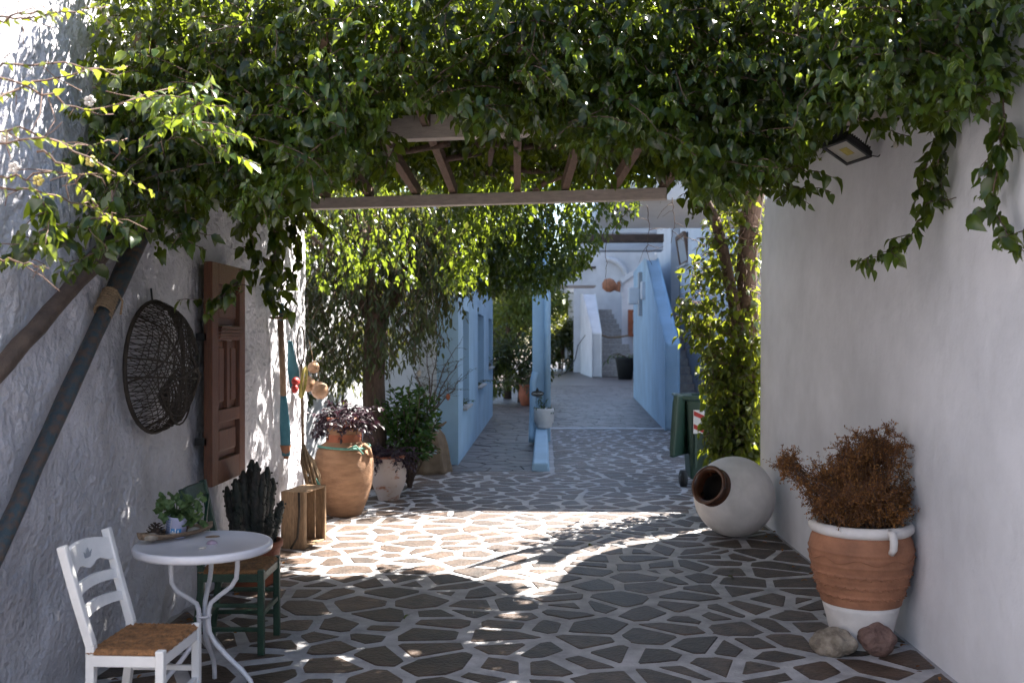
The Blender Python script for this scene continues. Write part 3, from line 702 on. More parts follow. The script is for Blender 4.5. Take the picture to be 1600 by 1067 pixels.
# named strands, from the photo: (points px,py,D) leaf size, spacing, tint
strands = [
 ([(1440,120,5.3),(1470,190,5.25),(1466,260,5.2),(1450,320,5.15),(1420,370,5.1),(1385,395,5.1),(1332,408,5.1)], .085, .030, .30),
 ([(1500,120,5.25),(1475,180,5.2),(1455,240,5.15),(1440,285,5.15),(1425,330,5.15)], .085, .034, .30),
 ([(1550,60,5.1),(1560,120,5.0),(1572,190,4.95),(1555,250,4.95),(1530,315,4.95)], .08, .030, .35),
 ([(1560,190,4.95),(1556,270,4.9),(1552,330,4.85),(1575,365,4.8),(1600,395,4.8)], .085, .032, .3),
 ([(1160,250,5.2),(1205,280,5.1),(1250,292,5.1),(1298,297,5.1)], .07, .035, .45),
 ([(1200,120,5.0),(1290,165,4.9),(1360,195,4.9),(1420,215,4.9)], .08, .035, .55),
 ([(1090,110,4.9),(1180,125,4.8),(1260,120,4.8),(1340,145,4.8)], .08, .035, .5),
 ([(1130,180,5.0),(1190,225,5.0),(1245,255,5.0),(1268,275,5.0)], .075, .033, .5),
 ([(420,320,6.0),(432,370,5.9),(425,420,5.9),(415,455,5.9),(432,490,5.9)], .09, .028, .25),
 ([(385,320,5.9),(392,360,5.85),(400,400,5.8),(396,440,5.8)], .09, .032, .22),
 ([(470,300,6.3),(462,360,6.2),(470,410,6.2),(448,440,6.2),(430,460,6.2)], .08, .03, .35),
 ([(370,440,5.5),(350,462,5.4),(330,470,5.4)], .07, .03, .4),
 ([(520,200,5.6),(548,250,5.6),(558,290,5.6)], .075, .035, .4),
 ([(580,150,5.4),(596,215,5.4),(605,262,5.4),(590,300,5.4)], .075, .034, .4),
 ([(905,120,5.4),(922,180,5.3),(938,230,5.3),(930,275,5.3)], .075, .028, .5),
 ([(880,110,5.3),(900,150,5.2),(918,200,5.2)], .08, .028, .55),
 ([(765,140,5.6),(775,190,5.6),(762,225,5.6)], .07, .035, .4),
 ([(1080,180,5.6),(1075,240,5.6),(1090,290,5.6),(1080,340,5.6)], .075, .03, .3),
 ([(1040,160,5.6),(1032,220,5.6),(1050,280,5.6)], .075, .03, .3),
 ([(1160,200,5.4),(1150,260,5.4),(1135,310,5.4)], .075, .03, .3),
 # light tinted sprigs near the camera, upper left
 ([(215,150,3.9),(270,160,3.75),(320,160,3.7),(372,178,3.7)], .055, .03, .9),
 ([(240,185,3.9),(290,190,3.8),(330,205,3.75),(350,235,3.75)], .05, .03, .95),
 ([(60,300,4.1),(80,340,4.05),(60,380,4.0),(10,400,4.0)], .07, .03, .4),
 ([(180,300,4.3),(160,340,4.2),(95,365,4.2),(20,372,4.1)], .07, .028, .35),
 ([(230,330,4.5),(210,360,4.5),(160,395,4.4),(110,410,4.4)], .07, .028, .4),
 ([(290,310,4.8),(290,350,4.8),(270,385,4.8)], .075, .028, .35),
 ([(1010,320,10.2),(1015,350,10.2),(1010,390,10.2),(1018,415,10.2)], .075, .04, .95),
 ([(1050,310,10.1),(1055,345,10.1),(1048,380,10.1)], .075, .045, .95),
 ([(985,325,10.2),(965,350,10.2),(945,385,10.2),(946,420,10.2),(948,455,10.2)], .09, .11, .35),
]
for pts_, ls, ev, tn in strands:
    ctrl = np.array([list(W(a_, b__, min(d_, 1.96*F/max(1, a_-850)))) for a_, b__, d_ in pts_]);
    t = np.linspace(0, len(ctrl)-1, len(ctrl)*4); pa_ = np.stack([np.interp(t, np.arange(len(ctrl)), ctrl[:,j]) for j in range(3)],1)+rng.normal(0,.006,(len(t),3))
    for _ in range(3 if ev < .1 else 1):
        P, D, s_ = path_leaves(pa_, ev*(1 if _ == 0 else 1.8), ls*1.22, .9); s_ = s_*np.linspace(1.1, .6, len(s_)); put(P+rng.normal(0,.012,P.shape), D, s_, tn)
    add_tubes(vb, pa_, .005, .002, 5)
    if ev < .05:
        for _ in range(6):
            q = pa_[rng.integers(1, len(pa_)-2)]; sp_ = shoot(q, [rng.normal(0,1), rng.normal(0,.6), rng.uniform(-.6,.3)], rng.uniform(.10,.24), 6, 1.0, .3)
            P, D, s_ = path_leaves(sp_, ls*.42, ls*1.1, .8); k = P[:,0] < 2.03; put(P[k], D[k], s_[k], tn); add_tubes(vb, sp_, .003, .0015, 4)
# hanging curtain behind the far beam
def hang_edge(px): return np.interp(px, [440,480,520,600,680,740,800,850,900,925,945,980,1040,1060,1110], [520,470,450,440,450,455,462,455,430,405,375,345,335,350,380])
for i in range(2600):
    x = rng.uniform(-2.4,1.2) if i % 2 else rng.uniform(-.9,.55); y = rng.uniform(11.6,12.4); z = rng.uniform(2.3,4.2)
    if i % 3 == 0: y = rng.uniform(9.7,10.2)
    p = np.array([x,y,z]); a,b_,c = PXY(p[None])
    if b_[0] > hang_edge(a[0])-5: continue
    ls = .075*rng.uniform(.8,1.1); pa_ = shoot(p, [rng.normal(0,.5),rng.normal(0,.5),-.4], rng.uniform(.25,.5), 6, 1.2, .25)
    P,D,s_ = path_leaves(pa_, ls*.5, ls, .9); a,b_,c = PXY(P); ok = b_ < hang_edge(a)+rng.normal(0,6,len(a))
    if ok.any(): put(P[ok],D[ok],s_[ok], rng.beta(2,2))
P = np.concatenate(VP); D = np.concatenate(VD); Sz = np.concatenate(VS); Tn = np.concatenate(VT); Vg = np.concatenate(VG)
kp = ~(in_shaft(P) & (rng.random(len(P)) < np.where(P[:,1] > 11, .25, 1.0))); P, D, Sz, Tn, Vg = P[kp], D[kp], Sz[kp], Tn[kp], Vg[kp]
# the 300 largest-showing leaves are parts of their own
a, b_, c = PXY(P); vis = (a > 0) & (a < 1600) & (b_ > 0) & (b_ < 1067)
key = Sz/np.maximum(c,.5)+np.where(c < 5.15, .003, 0); key[~vis] = 0
big = np.argsort(-key)[:300]; mask = np.ones(len(P), bool); mask[big] = False
Tn = np.clip(Tn+.9*(vnoise(P[:,0]*2.2+40, P[:,2]*2.4+P[:,1]*1.3+40, 21)-.5), 0, 1)
me, _ = leaves_mesh('foliage', (P[mask]-np.array([0,6,3])), D[mask], Sz[mask], M_vine, 'ovate', None, Tn[mask], Vg[mask])
o = link('foliage', me, vine); o['kind'] = 'stuff'
variants = []
V_, E_, T_, Q_ = TPL['ovate']
for k in range(14):
    t = np.ones((len(V_),4),np.float32); t[:,0] = (k % 7)/6*.8+.1; t[:,1] = E_; t[:,2] = .95 if k == 3 else .3
    vv = V_.copy(); vv[:,1] *= random.uniform(.85,1.15); vv[:,2] *= random.uniform(.6,1.9)
    variants.append(fast_mesh('leaf', vv, [T_, Q_], M_vine, smooth=True, tint=t))
Xb, Yb, Zb = leaf_frames(D[big])
for j, i in enumerate(big):
    o = bpy.data.objects.new('leaf', variants[min(6,int(Tn[i]*7))+(7 if j % 2 else 0)]); COL.objects.link(o); o.parent = vine
    s_ = Sz[i]; m4 = Matrix(((*(Xb[j]*s_),0),(*(Yb[j]*s_),0),(*(Zb[j]*s_),0),(*(P[i]-np.array([0,6,3])),1))).transposed(); o.matrix_local = m4
# gnarled bare branches inside the roof
for pts_ in ([(745,225,6.6),(775,225,6.9),(800,230,7.1),(850,228,7.3),(890,232,7.5)], [(800,262,7.6),(830,268,7.8),(870,265,8.0),(905,255,8.1)], [(835,300,8.4),(852,285,8.3),(880,275,8.2),(905,262,8.0)],
             [(762,215,6.5),(768,235,6.7),(765,258,7.0)], [(690,250,7.2),(720,245,7.3),(752,240,7.4)], [(700,225,6.6),(640,236,7.0),(560,240,7.3)], [(740,272,8),(760,270,8),(775,275,8.2)],
             [(905,262,8.0),(980,240,7.6),(1060,235,7.4)]):
    ctrl = [W(*p) for p in pts_]; vb.tube(ctrl, [.024]*(len(ctrl)-1)+[.014], 7)
vb.build('branch', M_bark, vine)
# twigs reaching out in front of the sunlit wall, upper left
tw = thing('bare_twigs', 'bare brown twigs with a few leaves and blossoms before the sunlit wall upper left', 'twigs', (-1.6,3.6,2.6))
tbm = MB(); LP = []; LD = []; LS = []
for pts_ in ([(-30,110,3.3),(70,150,3.4),(150,175,3.5),(270,135,3.8)],[(-20,35,3.2),(60,20,3.3),(170,15,3.5)],[(-10,225,3.3),(80,215,3.3),(180,265,3.5),(240,300,3.7)],[(-30,165,3.2),(60,130,3.4),(130,112,3.5),(200,105,3.7)],
             [(-10,290,3.3),(60,300,3.4),(140,320,3.6),(170,350,3.7)],[(-20,100,3.2),(40,105,3.3),(110,95,3.4),(190,120,3.5)],[(0,275,3.3),(90,270,3.4),(180,272,3.5)],[(0,30,3.3),(50,28,3.3),(100,25,3.4)],[(-20,205,3.4),(50,205,3.4),(120,230,3.5),(200,215,3.8)],
             [(-10,400,3.6),(40,410,3.6),(75,418,3.6)],[(60,235,3.4),(100,260,3.4),(160,330,3.7),(190,345,3.8)]):
    ctrl = np.array([list(W(*p)) for p in pts_]); t = np.linspace(0,len(ctrl)-1,14); pa_ = np.stack([np.interp(t,np.arange(len(ctrl)),ctrl[:,j]) for j in range(3)],1)+rng.normal(0,.006,(14,3))
    add_tubes(tbm, pa_, .0045, .002, 5); P_,D_,s_ = path_leaves(pa_, .028, .036, .4); k = rng.random(len(P_)) < .9; LP.append(P_[k]); LD.append(D_[k]); LS.append(s_[k])
    for j in range(5):
        q = pa_[random.randrange(2,13)]; e = q+rng.normal(0,.06,3); tbm.tube([Vector(q), Vector((q+e)/2+rng.normal(0,.01,3)), Vector(e)], .0018, 4)
tbm.build('twig', M_twig, tw); me,_ = leaves_mesh('leaves', np.concatenate(LP)-np.array([-1.6,3.6,2.6]), np.concatenate(LD), np.concatenate(LS), M_vine2, 'ovate', None, np.full(sum(map(len,LP)), .9)); o = link('leaves', me, tw); o['kind'] = 'stuff'
for (px_,py_,c_) in ((140,158,M_pebble),(8,215,M_pebble),(60,282,M_yel),(22,262,M_pebble),(142,252,M_yel)):
    q = W(px_,py_,3.45); b = MB()
    for k in range(5):
        a = k*1.257; b.ball(q+Vector((math.cos(a)*.012,0,math.sin(a)*.012)), (.011,.005,.009), 1)
    b.build('blossom', c_, tw)

# ---- right vine column: trunks and leaves
cv = thing('column_vine', 'leafy vine with two brown trunks climbing at the far end of the right wall', 'vine', (1.95,10,0))
b = MB(); b.tube([(1.98,10.0,0),(2.0,10.02,.5),(2.0,10.0,1.1),W(1170,500,9.95),W(1166,420,9.9),W(1172,350,9.9),W(1180,290,9.8),W(1195,240,9.5)], [.13,.11,.10,.10,.10,.098,.10,.08], 12); b.build('trunk', M_bark, cv)
b = MB(); b.tube([W(1168,600,9.95),W(1155,520,9.9),W(1142,450,9.85),W(1130,390,9.8),W(1118,345,9.75),W(1102,312,9.6),W(1075,285,9.2)], [.065,.06,.056,.054,.05,.045,.03], 10)
b.tube([W(1172,300,9.8),W(1150,275,9.5),W(1120,262,9.2)], [.06,.05,.03], 8); b.build('trunk', M_bark, cv)
CP=[];CD=[];CS=[]; cst = MB()
LEy = [330,360,390,420,450,480,500,530,560,600,640,680,720,760]; LEx = [1110,1105,1092,1085,1072,1062,1060,1078,1100,1104,1108,1112,1115,1122]
for i in range(2900):
    py_ = rng.uniform(285,735); le = np.interp(py_,LEy,LEx); px_ = rng.uniform(le+6,1192); 
    if py_ < 500 and px_ > 1120 and rng.random() < .35: continue
    p = np.array(list(W(px_,py_,rng.choice([rng.uniform(9.7,9.95),rng.uniform(9.75,10.4)])))); ls = rng.uniform(.07,.115)
    pa_ = shoot(p,[rng.normal(-.3,.6),rng.normal(-.3,.5),rng.normal(0,.4)], rng.uniform(.1,.25),5,.9,.3); P,D,s_ = path_leaves(pa_,ls*.6,ls,.8)
    ok = (P[:,0] < 2.35) & ((P[:,1] > 9.68) | (P[:,0] < 2.02)); CP.append(P[ok]);CD.append(D[ok]);CS.append(s_[ok])
    if i % 2 == 0: add_tubes(cst, pa_, .004,.002,4)
CP=np.concatenate(CP);CD=np.concatenate(CD);CS=np.concatenate(CS)
kp = ~(in_shaft(CP) & (rng.random(len(CP)) < .72*np.clip((CP[:,2]-.6)/1.6, 0, 1))); CP, CD, CS = CP[kp], CD[kp], CS[kp]
me,_ = leaves_mesh('foliage', CP-np.array([1.95,10,0]), CD, CS, M_vine2, 'ovate', None, rng.beta(1.6,1.8,len(CP))); o = link('foliage', me, cv); o['kind']='stuff'
cst.build('tendril', M_twig, cv)['kind']='stuff'

# ---- tree behind the big pot
tx = (582-850)*11.7/F; tr = thing('courtyard_tree', 'tree with drooping narrow leaves and thick trunk behind the ochre jar', 'tree', (tx,11.7,0))
b = MB(); b.tube([(tx,11.7,0),(tx+.02,11.7,.6),(tx,11.72,1.3),(tx+.04,11.7,2.0),(tx-.05,11.7,2.6),(tx-.2,11.7,3.3)], [.17,.14,.132,.14,.10,.06], 12)
for e in ((-.9,.2,3.0),(.9,-.3,3.1),(.5,.5,3.3),(-.6,-.6,2.9),(.1,-.8,3.0),(1.2,.1,2.9)):
    b.tube([(tx+.02,11.7,1.9),(tx+e[0]*.4,11.7+e[1]*.4,2.5),(tx+e[0],11.7+e[1],e[2])],[.075,.05,.02],7)
b.build('trunk', M_bark, tr)
def tlow(px): return np.interp(px,[440,480,520,550,590,620,660,700,720],[590,600,610,590,565,560,545,480,440])
TP=[];TD=[];TS=[]; tst = MB()
for i in range(2300):
    px_=rng.uniform(430,725); py_=rng.uniform(250,600)
    if py_ > tlow(px_)-15: continue
    if 486 < px_ < 520 and 350 < py_ < 410 and rng.random() < .5: continue
    if py_ > 430 and rng.random() < .2: continue
    p = np.array(list(W(px_,py_,rng.uniform(11.0,12.7)))); pa_=shoot(p,[rng.normal(0,.6),rng.normal(0,.6),-.2],rng.uniform(.3,.6),6,1.6,.25)
    ls = rng.uniform(.075,.12); P,D,s_=path_leaves(pa_,ls*.5,ls,1.2); TP.append(P);TD.append(D);TS.append(s_)
    if i%2==0: add_tubes(tst,pa_,.005,.002,4)
TP=np.concatenate(TP);TD=np.concatenate(TD);TS=np.concatenate(TS)
kp = ~(in_shaft(TP) & (rng.random(len(TP)) < .9)); TP, TD, TS = TP[kp], TD[kp], TS[kp]
h=rng.random(len(TP))<.5
for nm,kk,hh in (('crown','lance',h),('crown','ellip',~h)):
    me,_=leaves_mesh(nm,TP[hh]-np.array([tx,11.7,0]),TD[hh],TS[hh]*(1.15 if kk=='lance' else .9),M_tree,kk,None,rng.beta(1.3,2,hh.sum())); o=link(nm,me,tr); o['kind']='stuff'
tst.build('twig', M_twig, tr)['kind']='stuff'
for i,(px_,py_) in enumerate(((655,583),(700,620))):
    q=W(px_,py_,11.8); t=thing('hanging_ornament', ('pale stone' if i==0 else 'reddish clay')+' ornament hanging on a thread from the tree','ornament',q)
    MB().ball(q,(.028,.012,.042),2).build('pendant', M_pebble if i==0 else M_terra2, t); MB().tube([q+Vector((0,0,.04)),q+Vector((0,0,.35))],.0015,4).build('thread',M_twig,t)
# thin twiggy shrub
sh = thing('twiggy_shrub','thin twiggy shrub with tiny leaves in front of the passage building corner','shrub',FL(668,728))
base = FL(668,728); b=MB(); P_=[];D_=[];S_=[]
for e in ((640,560,12.6),(690,525,12.5),(715,565,12.5),(722,590,12.3),(700,600,12.4),(665,530,12.7),(650,590,12.4),(712,545,12.8)):
    m0 = W(672,650,12.9); en = W(*e); pa_ = np.array([list(base+Vector((0,0,.1))),list(m0),list((m0+en)/2+Vector((random.uniform(-.05,.05),0,.06))),list(en)])
    t=np.linspace(0,3,12); pa_=np.stack([np.interp(t,np.arange(4),pa_[:,j]) for j in range(3)],1)+rng.normal(0,.012,(12,3)); add_tubes(b,pa_,.013,.004,5)
    for k in range(14):
        q=pa_[random.randrange(5,12)]; s2_=shoot(q,[rng.normal(0,1),rng.normal(0,.6),.4],rng.uniform(.12,.3),5,.0,.4); add_tubes(b,s2_,.003,.0015,3)
        P,D,s_=path_leaves(s2_,.022,.035,0); P_.append(P);D_.append(D);S_.append(s_)
b.build('branch',M_bark,sh); me,_=leaves_mesh('leaves',np.concatenate(P_)-np.array(list(base)),np.concatenate(D_),np.concatenate(S_),M_tree,'lance'); o=link('leaves',me,sh); o['kind']='stuff'
# glossy bush
gb = thing('glossy_bush','glossy green bush right of the tree trunk above the smaller pot','bush',FL(640,762))
base=FL(640,762); b=MB(); P_=[];D_=[];S_=[]
for i in range(120):
    en=W(rng.uniform(592,692),rng.uniform(602,712),rng.uniform(11.2,12.0)); pa_=np.array([list(base),list((base+en)/2+Vector((0,0,.1))),list(en)]); t=np.linspace(0,2,8)
    pa_=np.stack([np.interp(t,np.arange(3),pa_[:,j]) for j in range(3)],1)+rng.normal(0,.012,(8,3)); add_tubes(b,pa_,.007,.003,4)
    P,D,s_=path_leaves(pa_[4:],.022,.10,.1); P_.append(P);D_.append(D);S_.append(s_)
b.build('branch',M_bark,gb); me,_=leaves_mesh('leaves',np.concatenate(P_)-np.array(list(base)),np.concatenate(D_),np.concatenate(S_),M_bush,'ellip'); o=link('leaves',me,gb); o['kind']='stuff'

# ================================================================== OBJECTS
# ---- oars
def oar(name,label,a,c,m,r,rope=None):
    a,c=Vector(a),Vector(c); t=thing(name,label,'oar',a); n=14
    pts=[a+(c-a)*k/n+Vector((random.uniform(-.004,.004),0,random.uniform(-.004,.004))) for k in range(n+1)]
    MB().tube(pts,[r*(1+random.uniform(-.04,.06))*(1.25 if k>n*.72 else 1) for k in range(n+1)],10,sq=.8).build('shaft',m,t)
    if rope:
        q=Vector(rope); d=(c-a).normalized(); u=Vector((1,0,0)); v=d.cross(u); b=MB()
        pp=[q+d*(k*.0017)+(u*math.cos(k*.6)*.8+v*math.sin(k*.6))*(r*1.2) for k in range(0,84)]; b.tube(pp,.0075,6)
        b.tube([pp[-1],pp[-1]+Vector((.03,0,-.05)),pp[-1]+Vector((.02,0,-.12))],.006,5); b.build('rope_lashing',M_rope,t)
    return t
q0,q1=onx(-14,880,-2.20),onx(232,340,-2.20); dd=(q1-q0)
oar('leaning_oar','long weathered blue and brown oar leaning on the rough wall with rope lashing',q0-dd*.22,q1,M_oar,.042,onx(160,490,-2.20))
q0,q1=onx(-30,610,-2.2),onx(190,360,-2.2); oar('leaning_oar','upper dark brown oar partly under the vine at the left edge',q0-(q1-q0)*.35,q1,M_oar2,.042)
# ---- fish trap basket
bc=Vector((-2.13,5.66,1.56)); fb=thing('wicker_fish_trap','round woven wicker fish trap hanging on the rough wall','basket',bc)
BA,BZ,BX=.43,.375,.20
def bpt(u,v,s_=1.0):   # u angle round the wall-facing ring, v 0 rim .. 1 nose
    r=math.cos(v*math.pi/2); return bc+Vector((BX*math.sin(v*math.pi/2)*s_-.10, math.cos(u)*BA*r, math.sin(u)*BZ*r))
b=MB(); b.tube([bpt(a,0) for a in np.linspace(0,2*math.pi,40,endpoint=False)],.012,6,closed=True); b.build('rim',M_wick,fb)
b=MB()
def dome(p_,q_,k_=1.0):
    r2=min(1,p_*p_+q_*q_); return bc+Vector((-.10+BX*k_*math.sqrt(1-r2)+random.uniform(-.003,.003), p_*BA, q_*BZ))
for th,sp_ in ((.15,.062),(1.2,.062),(2.2,.066),(2.9,.10)):
    o_=-.96
    while o_<.97:
        hw=math.sqrt(max(0,1-o_*o_)); ph=random.random()*6
        b.tube([dome(math.cos(th)*t-math.sin(th)*(o_+.014*math.sin(t*9+ph)), math.sin(th)*t+math.cos(th)*(o_+.014*math.sin(t*9+ph))) for t in np.linspace(-hw,hw,14)], .0024, 4, cap=False); o_+=sp_*random.uniform(.7,1.3)
for k in range(5):
    th=random.uniform(0,3.1); o_=random.uniform(-.5,.5); hw=math.sqrt(1-o_*o_); b.tube([dome(math.cos(th)*t-math.sin(th)*o_, math.sin(th)*t+math.cos(th)*o_) for t in np.linspace(-hw,hw,12)], .006, 5)
for j in (.45,.75): b.tube([dome(math.cos(a)*j, math.sin(a)*j) for a in np.linspace(0,6.283,30,endpoint=False)],.004,4,closed=True)
b.build('weave',M_wick,fb)
b=MB()
for j in range(9):
    r=.05+j*.014; b.tube([bc+Vector((-.06+j*.012,math.cos(a)*r*1.1,math.sin(a)*r-.17)) for a in np.linspace(0,2*math.pi,20,endpoint=False)],.006,4,closed=True)
for k in range(10):
    a=k*.628; b.tube([bc+Vector((-.06,math.cos(a)*.06,math.sin(a)*.05-.17)),bc+Vector((.03,math.cos(a)*.18,math.sin(a)*.15-.17))],.004,4)
b.build('funnel',M_wick,fb)
b=MB(); b.tube([bpt(1.35,.0),bpt(1.2,.5),bpt(1.5,.85),bc+Vector((.15,.02,-.05)),bpt(5.3,.6),bpt(5.2,.1)],.009,5); b.tube([bpt(.1,.1),bpt(.4,.6),bc+Vector((.15,0,0)),bpt(3.6,.5)],.006,5); b.build('cross_rod',M_wick,fb)
b=MB(); b.tube([bc+Vector((-.12,0,.36)),bc+Vector((-.13,0,.45))],.006,5); b.build('hook',M_black,fb)
# ---- shutter
y0,y1=6.50,7.22; z0,z1=.745,2.235; sx=-2.215; stt=thing('wooden_shutter','tall reddish brown wooden shutter fixed to the rough wall','shutter',(sx,y0,z0))
def sb_(name,ya,yb,za,zb,x0=-.03,x1=.03,bev=.006): return MB().box((sx+(x0+x1)/2,(ya+yb)/2,(za+zb)/2),(x1-x0,yb-ya,zb-za),bev=bev).build(name,M_shut,stt)
sb_('stile',y0,y0+.13,z0,z1); sb_('stile',y1-.13,y1,z0,z1)
yl,yr=y0+.131,y1-.131
for za,zb in ((z0,z0+.16),(z0+.41,z0+.50),(z1-.52,z1-.42),(z1-.14,z1)): sb_('rail',yl,yr,za,zb)
sb_('mullion',(yl+yr)/2-.03,(yl+yr)/2+.03,z0+.502,z1-.522,-.028,.022)
for (ya,yb,za,zb) in ((yl,yr,z0+.162,z0+.408),(yl,yr,z1-.418,z1-.142),(yl,(yl+yr)/2-.032,z0+.502,z1-.522),((yl+yr)/2+.032,yr,z0+.502,z1-.522)):
    sb_('panel',ya+.002,yb-.002,za+.002,zb-.002,-.025,-.004); sb_('panel_field',ya+.045,yb-.045,za+.05,zb-.05,-.004,.016,.012)
b=MB()
for k in range(4): b.box((sx+.03,(yl+yr)/2,z1-.50+k*.022),(.02+.008*k,yr-yl,.016),bev=.004)
b.build('cornice',M_shut,stt); [MB().box((sx-.05,y0+.01,zz_),(.08,.02,.05)).build('hinge',M_black,stt) for zz_ in (z0+.3,z1-.5)]

# ---- chairs
def chair(name,label,c,ang,wd,dp,sh,bh,lean,m,back):
    c=Vector(c); t=thing(name,label,'chair',c); R=Matrix.Rotation(ang,3,'Z'); L=lambda x,y,z: c+R@Vector((x,y,z))
    fx=dp/2; wy=wd/2; q=.036
    for s_ in (-1,1):
        MB().bar(L(fx-.02,s_*(wy-.02),0),L(fx-.02,s_*(wy-.02),sh+.01),q,q,(1,0,0),bev=.006).build('leg',m,t)
        b=MB(); pr=[L(-fx+.02-.045,s_*(wy-.03),0),L(-fx+.02,s_*(wy-.03),sh*.75),L(-fx+.02,s_*(wy-.03),sh+.02),L(-fx+.02-lean*.5,s_*(wy-.025),(sh+bh)/2),L(-fx+.02-lean,s_*(wy-.02),bh)]
        for k in range(4): b.bar(pr[k],pr[k+1]+(pr[k+1]-pr[k]).normalized()*.004,q*.95,q,(0,0,1) if False else tuple(R@Vector((1,0,0))),bev=.005)
        b.build('leg',m,t)
        MB().bar(L(-fx+.03,s_*(wy-.02),sh-.035),L(fx-.03,s_*(wy-.02),sh-.035),.022,.045,bev=.004).build('seat_rail',m,t)
        for zz in (.14,.27): MB().bar(L(-fx+.0,s_*(wy-.025),zz*1),L(fx-.02,s_*(wy-.02),zz*1),.018,.024,bev=.004).build('stretcher',m,t)
    for x,zz,hh in ((fx-.02,sh-.035,.045),(-fx+.02,sh-.035,.045),(fx-.02,.22,.026),(-fx+.0,.18,.024)):
        MB().bar(L(x,-wy+.03,zz),L(x,wy-.03,zz),.022,hh,bev=.004).build('stretcher' if zz<.3 else 'seat_rail',m,t)
    # rush seat: four woven triangles with strand relief
    n=44; vs=[];fs=[]
    for i in range(n+1):
        for j in range(n+1):
            u=i/n*2-1; v=j/n*2-1; r=max(abs(u),abs(v)); st_=math.cos((1-r)*14*math.pi*2)*.0022
            z=sh+.012-.012*(1-r)**.5-.02*max(0,r-.93)/.07+st_+.003*math.sin(i*2.3+j*1.1)
            vs.append(L(u*(fx-.005),v*(wy-.008),z))
    for i in range(n):
        for j in range(n): fs.append((i*(n+1)+j,(i+1)*(n+1)+j,(i+1)*(n+1)+j+1,i*(n+1)+j+1))
    b=MB(); b.add(vs,fs,True); b.box(c+Vector((0,0,sh-.012)),((dp-.03),(wd-.03),.028),R); b.build('rush_seat',M_straw,t)
    bx=lambda z: -fx+.02-lean*(z-sh)/(bh-sh)
    def rail(z,h,th=.018,curve=.022,topc=0.0,notch=False):
        N=12; vs=[];fs=[]
        for i in range(N+1):
            u=i/N*2-1; y=u*(wy-.035); dx=-curve*(1-u*u); zt=z+h/2+topc*(1-u*u); zb=z-h/2-(.012*math.cos(u*math.pi*2.2)-.004 if notch else -topc*(1-u*u)*.9)
            for (ox,zz) in ((-th/2,zb),(th/2,zb),(th/2,zt),(-th/2,zt)): vs.append(L(bx(zz)+dx+ox,y,zz))
        for i in range(N):
            for k in range(4): fs.append((i*4+k,i*4+(k+1)%4,(i+1)*4+(k+1)%4,(i+1)*4+k))
        fs+= [(0,1,2,3)[::-1],(N*4,N*4+1,N*4+2,N*4+3)]
        m_=MB(); m_.add(vs,fs,False); return m_
    if back=='ladder':
        o=rail(bh-.075,.085,.02,.022,.022,True).build('top_rail',m,t)
        # flat grey tulip on the top rail; colour stands for the carving's shade
        xx=bx(bh-.07)-.021+.0108; tul=[(-.035,.018),(-.024,-.010),(-.006,-.020),(.006,-.020),(.024,-.010),(.035,.018),(.018,.006),(.010,.014),(0,.032),(-.010,.014),(-.018,.006)]
        b=MB(); b.prism([L(xx+.0005,y_,bh-.072+z_) for y_,z_ in tul],R@Vector((.0015,0,0))); b.build('tulip_shade',M_ash,o)
        rail(bh-.19,.04,.014,.022,.012).build('back_slat',m,t); rail(bh-.285,.04,.014,.022,.012).build('back_slat',m,t)
    else:
        rail(bh-.04,.07,.022,.02,.0).build('top_rail',m,t)
        MB().bar(L(bx(bh-.08),-wy+.03,bh-.08),L(bx(sh+.09),wy-.04,sh+.09),.016,.024,bev=.003).build('back_slat',m,t)
        MB().bar(L(bx(bh-.08)+.017,wy-.03,bh-.08),L(bx(sh+.09)+.017,-wy+.04,sh+.09),.016,.024,bev=.003).build('back_slat',m,t)
        rail(sh+.08,.03,.016,.015,0).build('back_slat',m,t)
    return t
chair('wooden_chair','white painted wooden chair with rush seat and tulip carved back',CX(-1.545,4.20,0),A-.05,.43,.33,.455,.875,.115,M_white,'ladder')
chair('wooden_chair','dark green wooden chair with rush seat behind the table',CX(-1.53,5.60,0),A-.0,.40,.37,.455,.90,.10,M_green,'cross')
# ---- bistro table
tc_=CX(-1.48,4.78,0); tb=thing('bistro_table','round white metal bistro table with curved tube legs','table',tc_)
MB().lathe([(.30,.700),(.318,.702),(.323,.712),(.323,.732),(.318,.739),(.306,.741),(.300,.737),(.02,.737)],64,org=tc_).build('table_top',M_metalw,tb)
for ad in (-8,95,228):
    a=math.radians(ad)+A; d=Vector((math.cos(a),math.sin(a),0)); pr=[(.17,.70),(.17,.63),(.165,.575),(.14,.535),(.08,.49),(.038,.455),(.026,.42),(.024,.36),(.03,.31),(.06,.26),(.12,.20),(.19,.14),(.235,.09),(.25,.04),(.25,0)]
    MB().tube([tc_+d*r+Vector((0,0,z)) for r,z in pr],.0115,10).build('leg',M_metalw,tb)
b=MB(); b.tube([tc_+Vector((math.cos(a)*.032,math.sin(a)*.032,.39)) for a in np.linspace(0,6.283,18,endpoint=False)],.006,6,closed=True); b.build('leg_ring',M_metalw,tb)
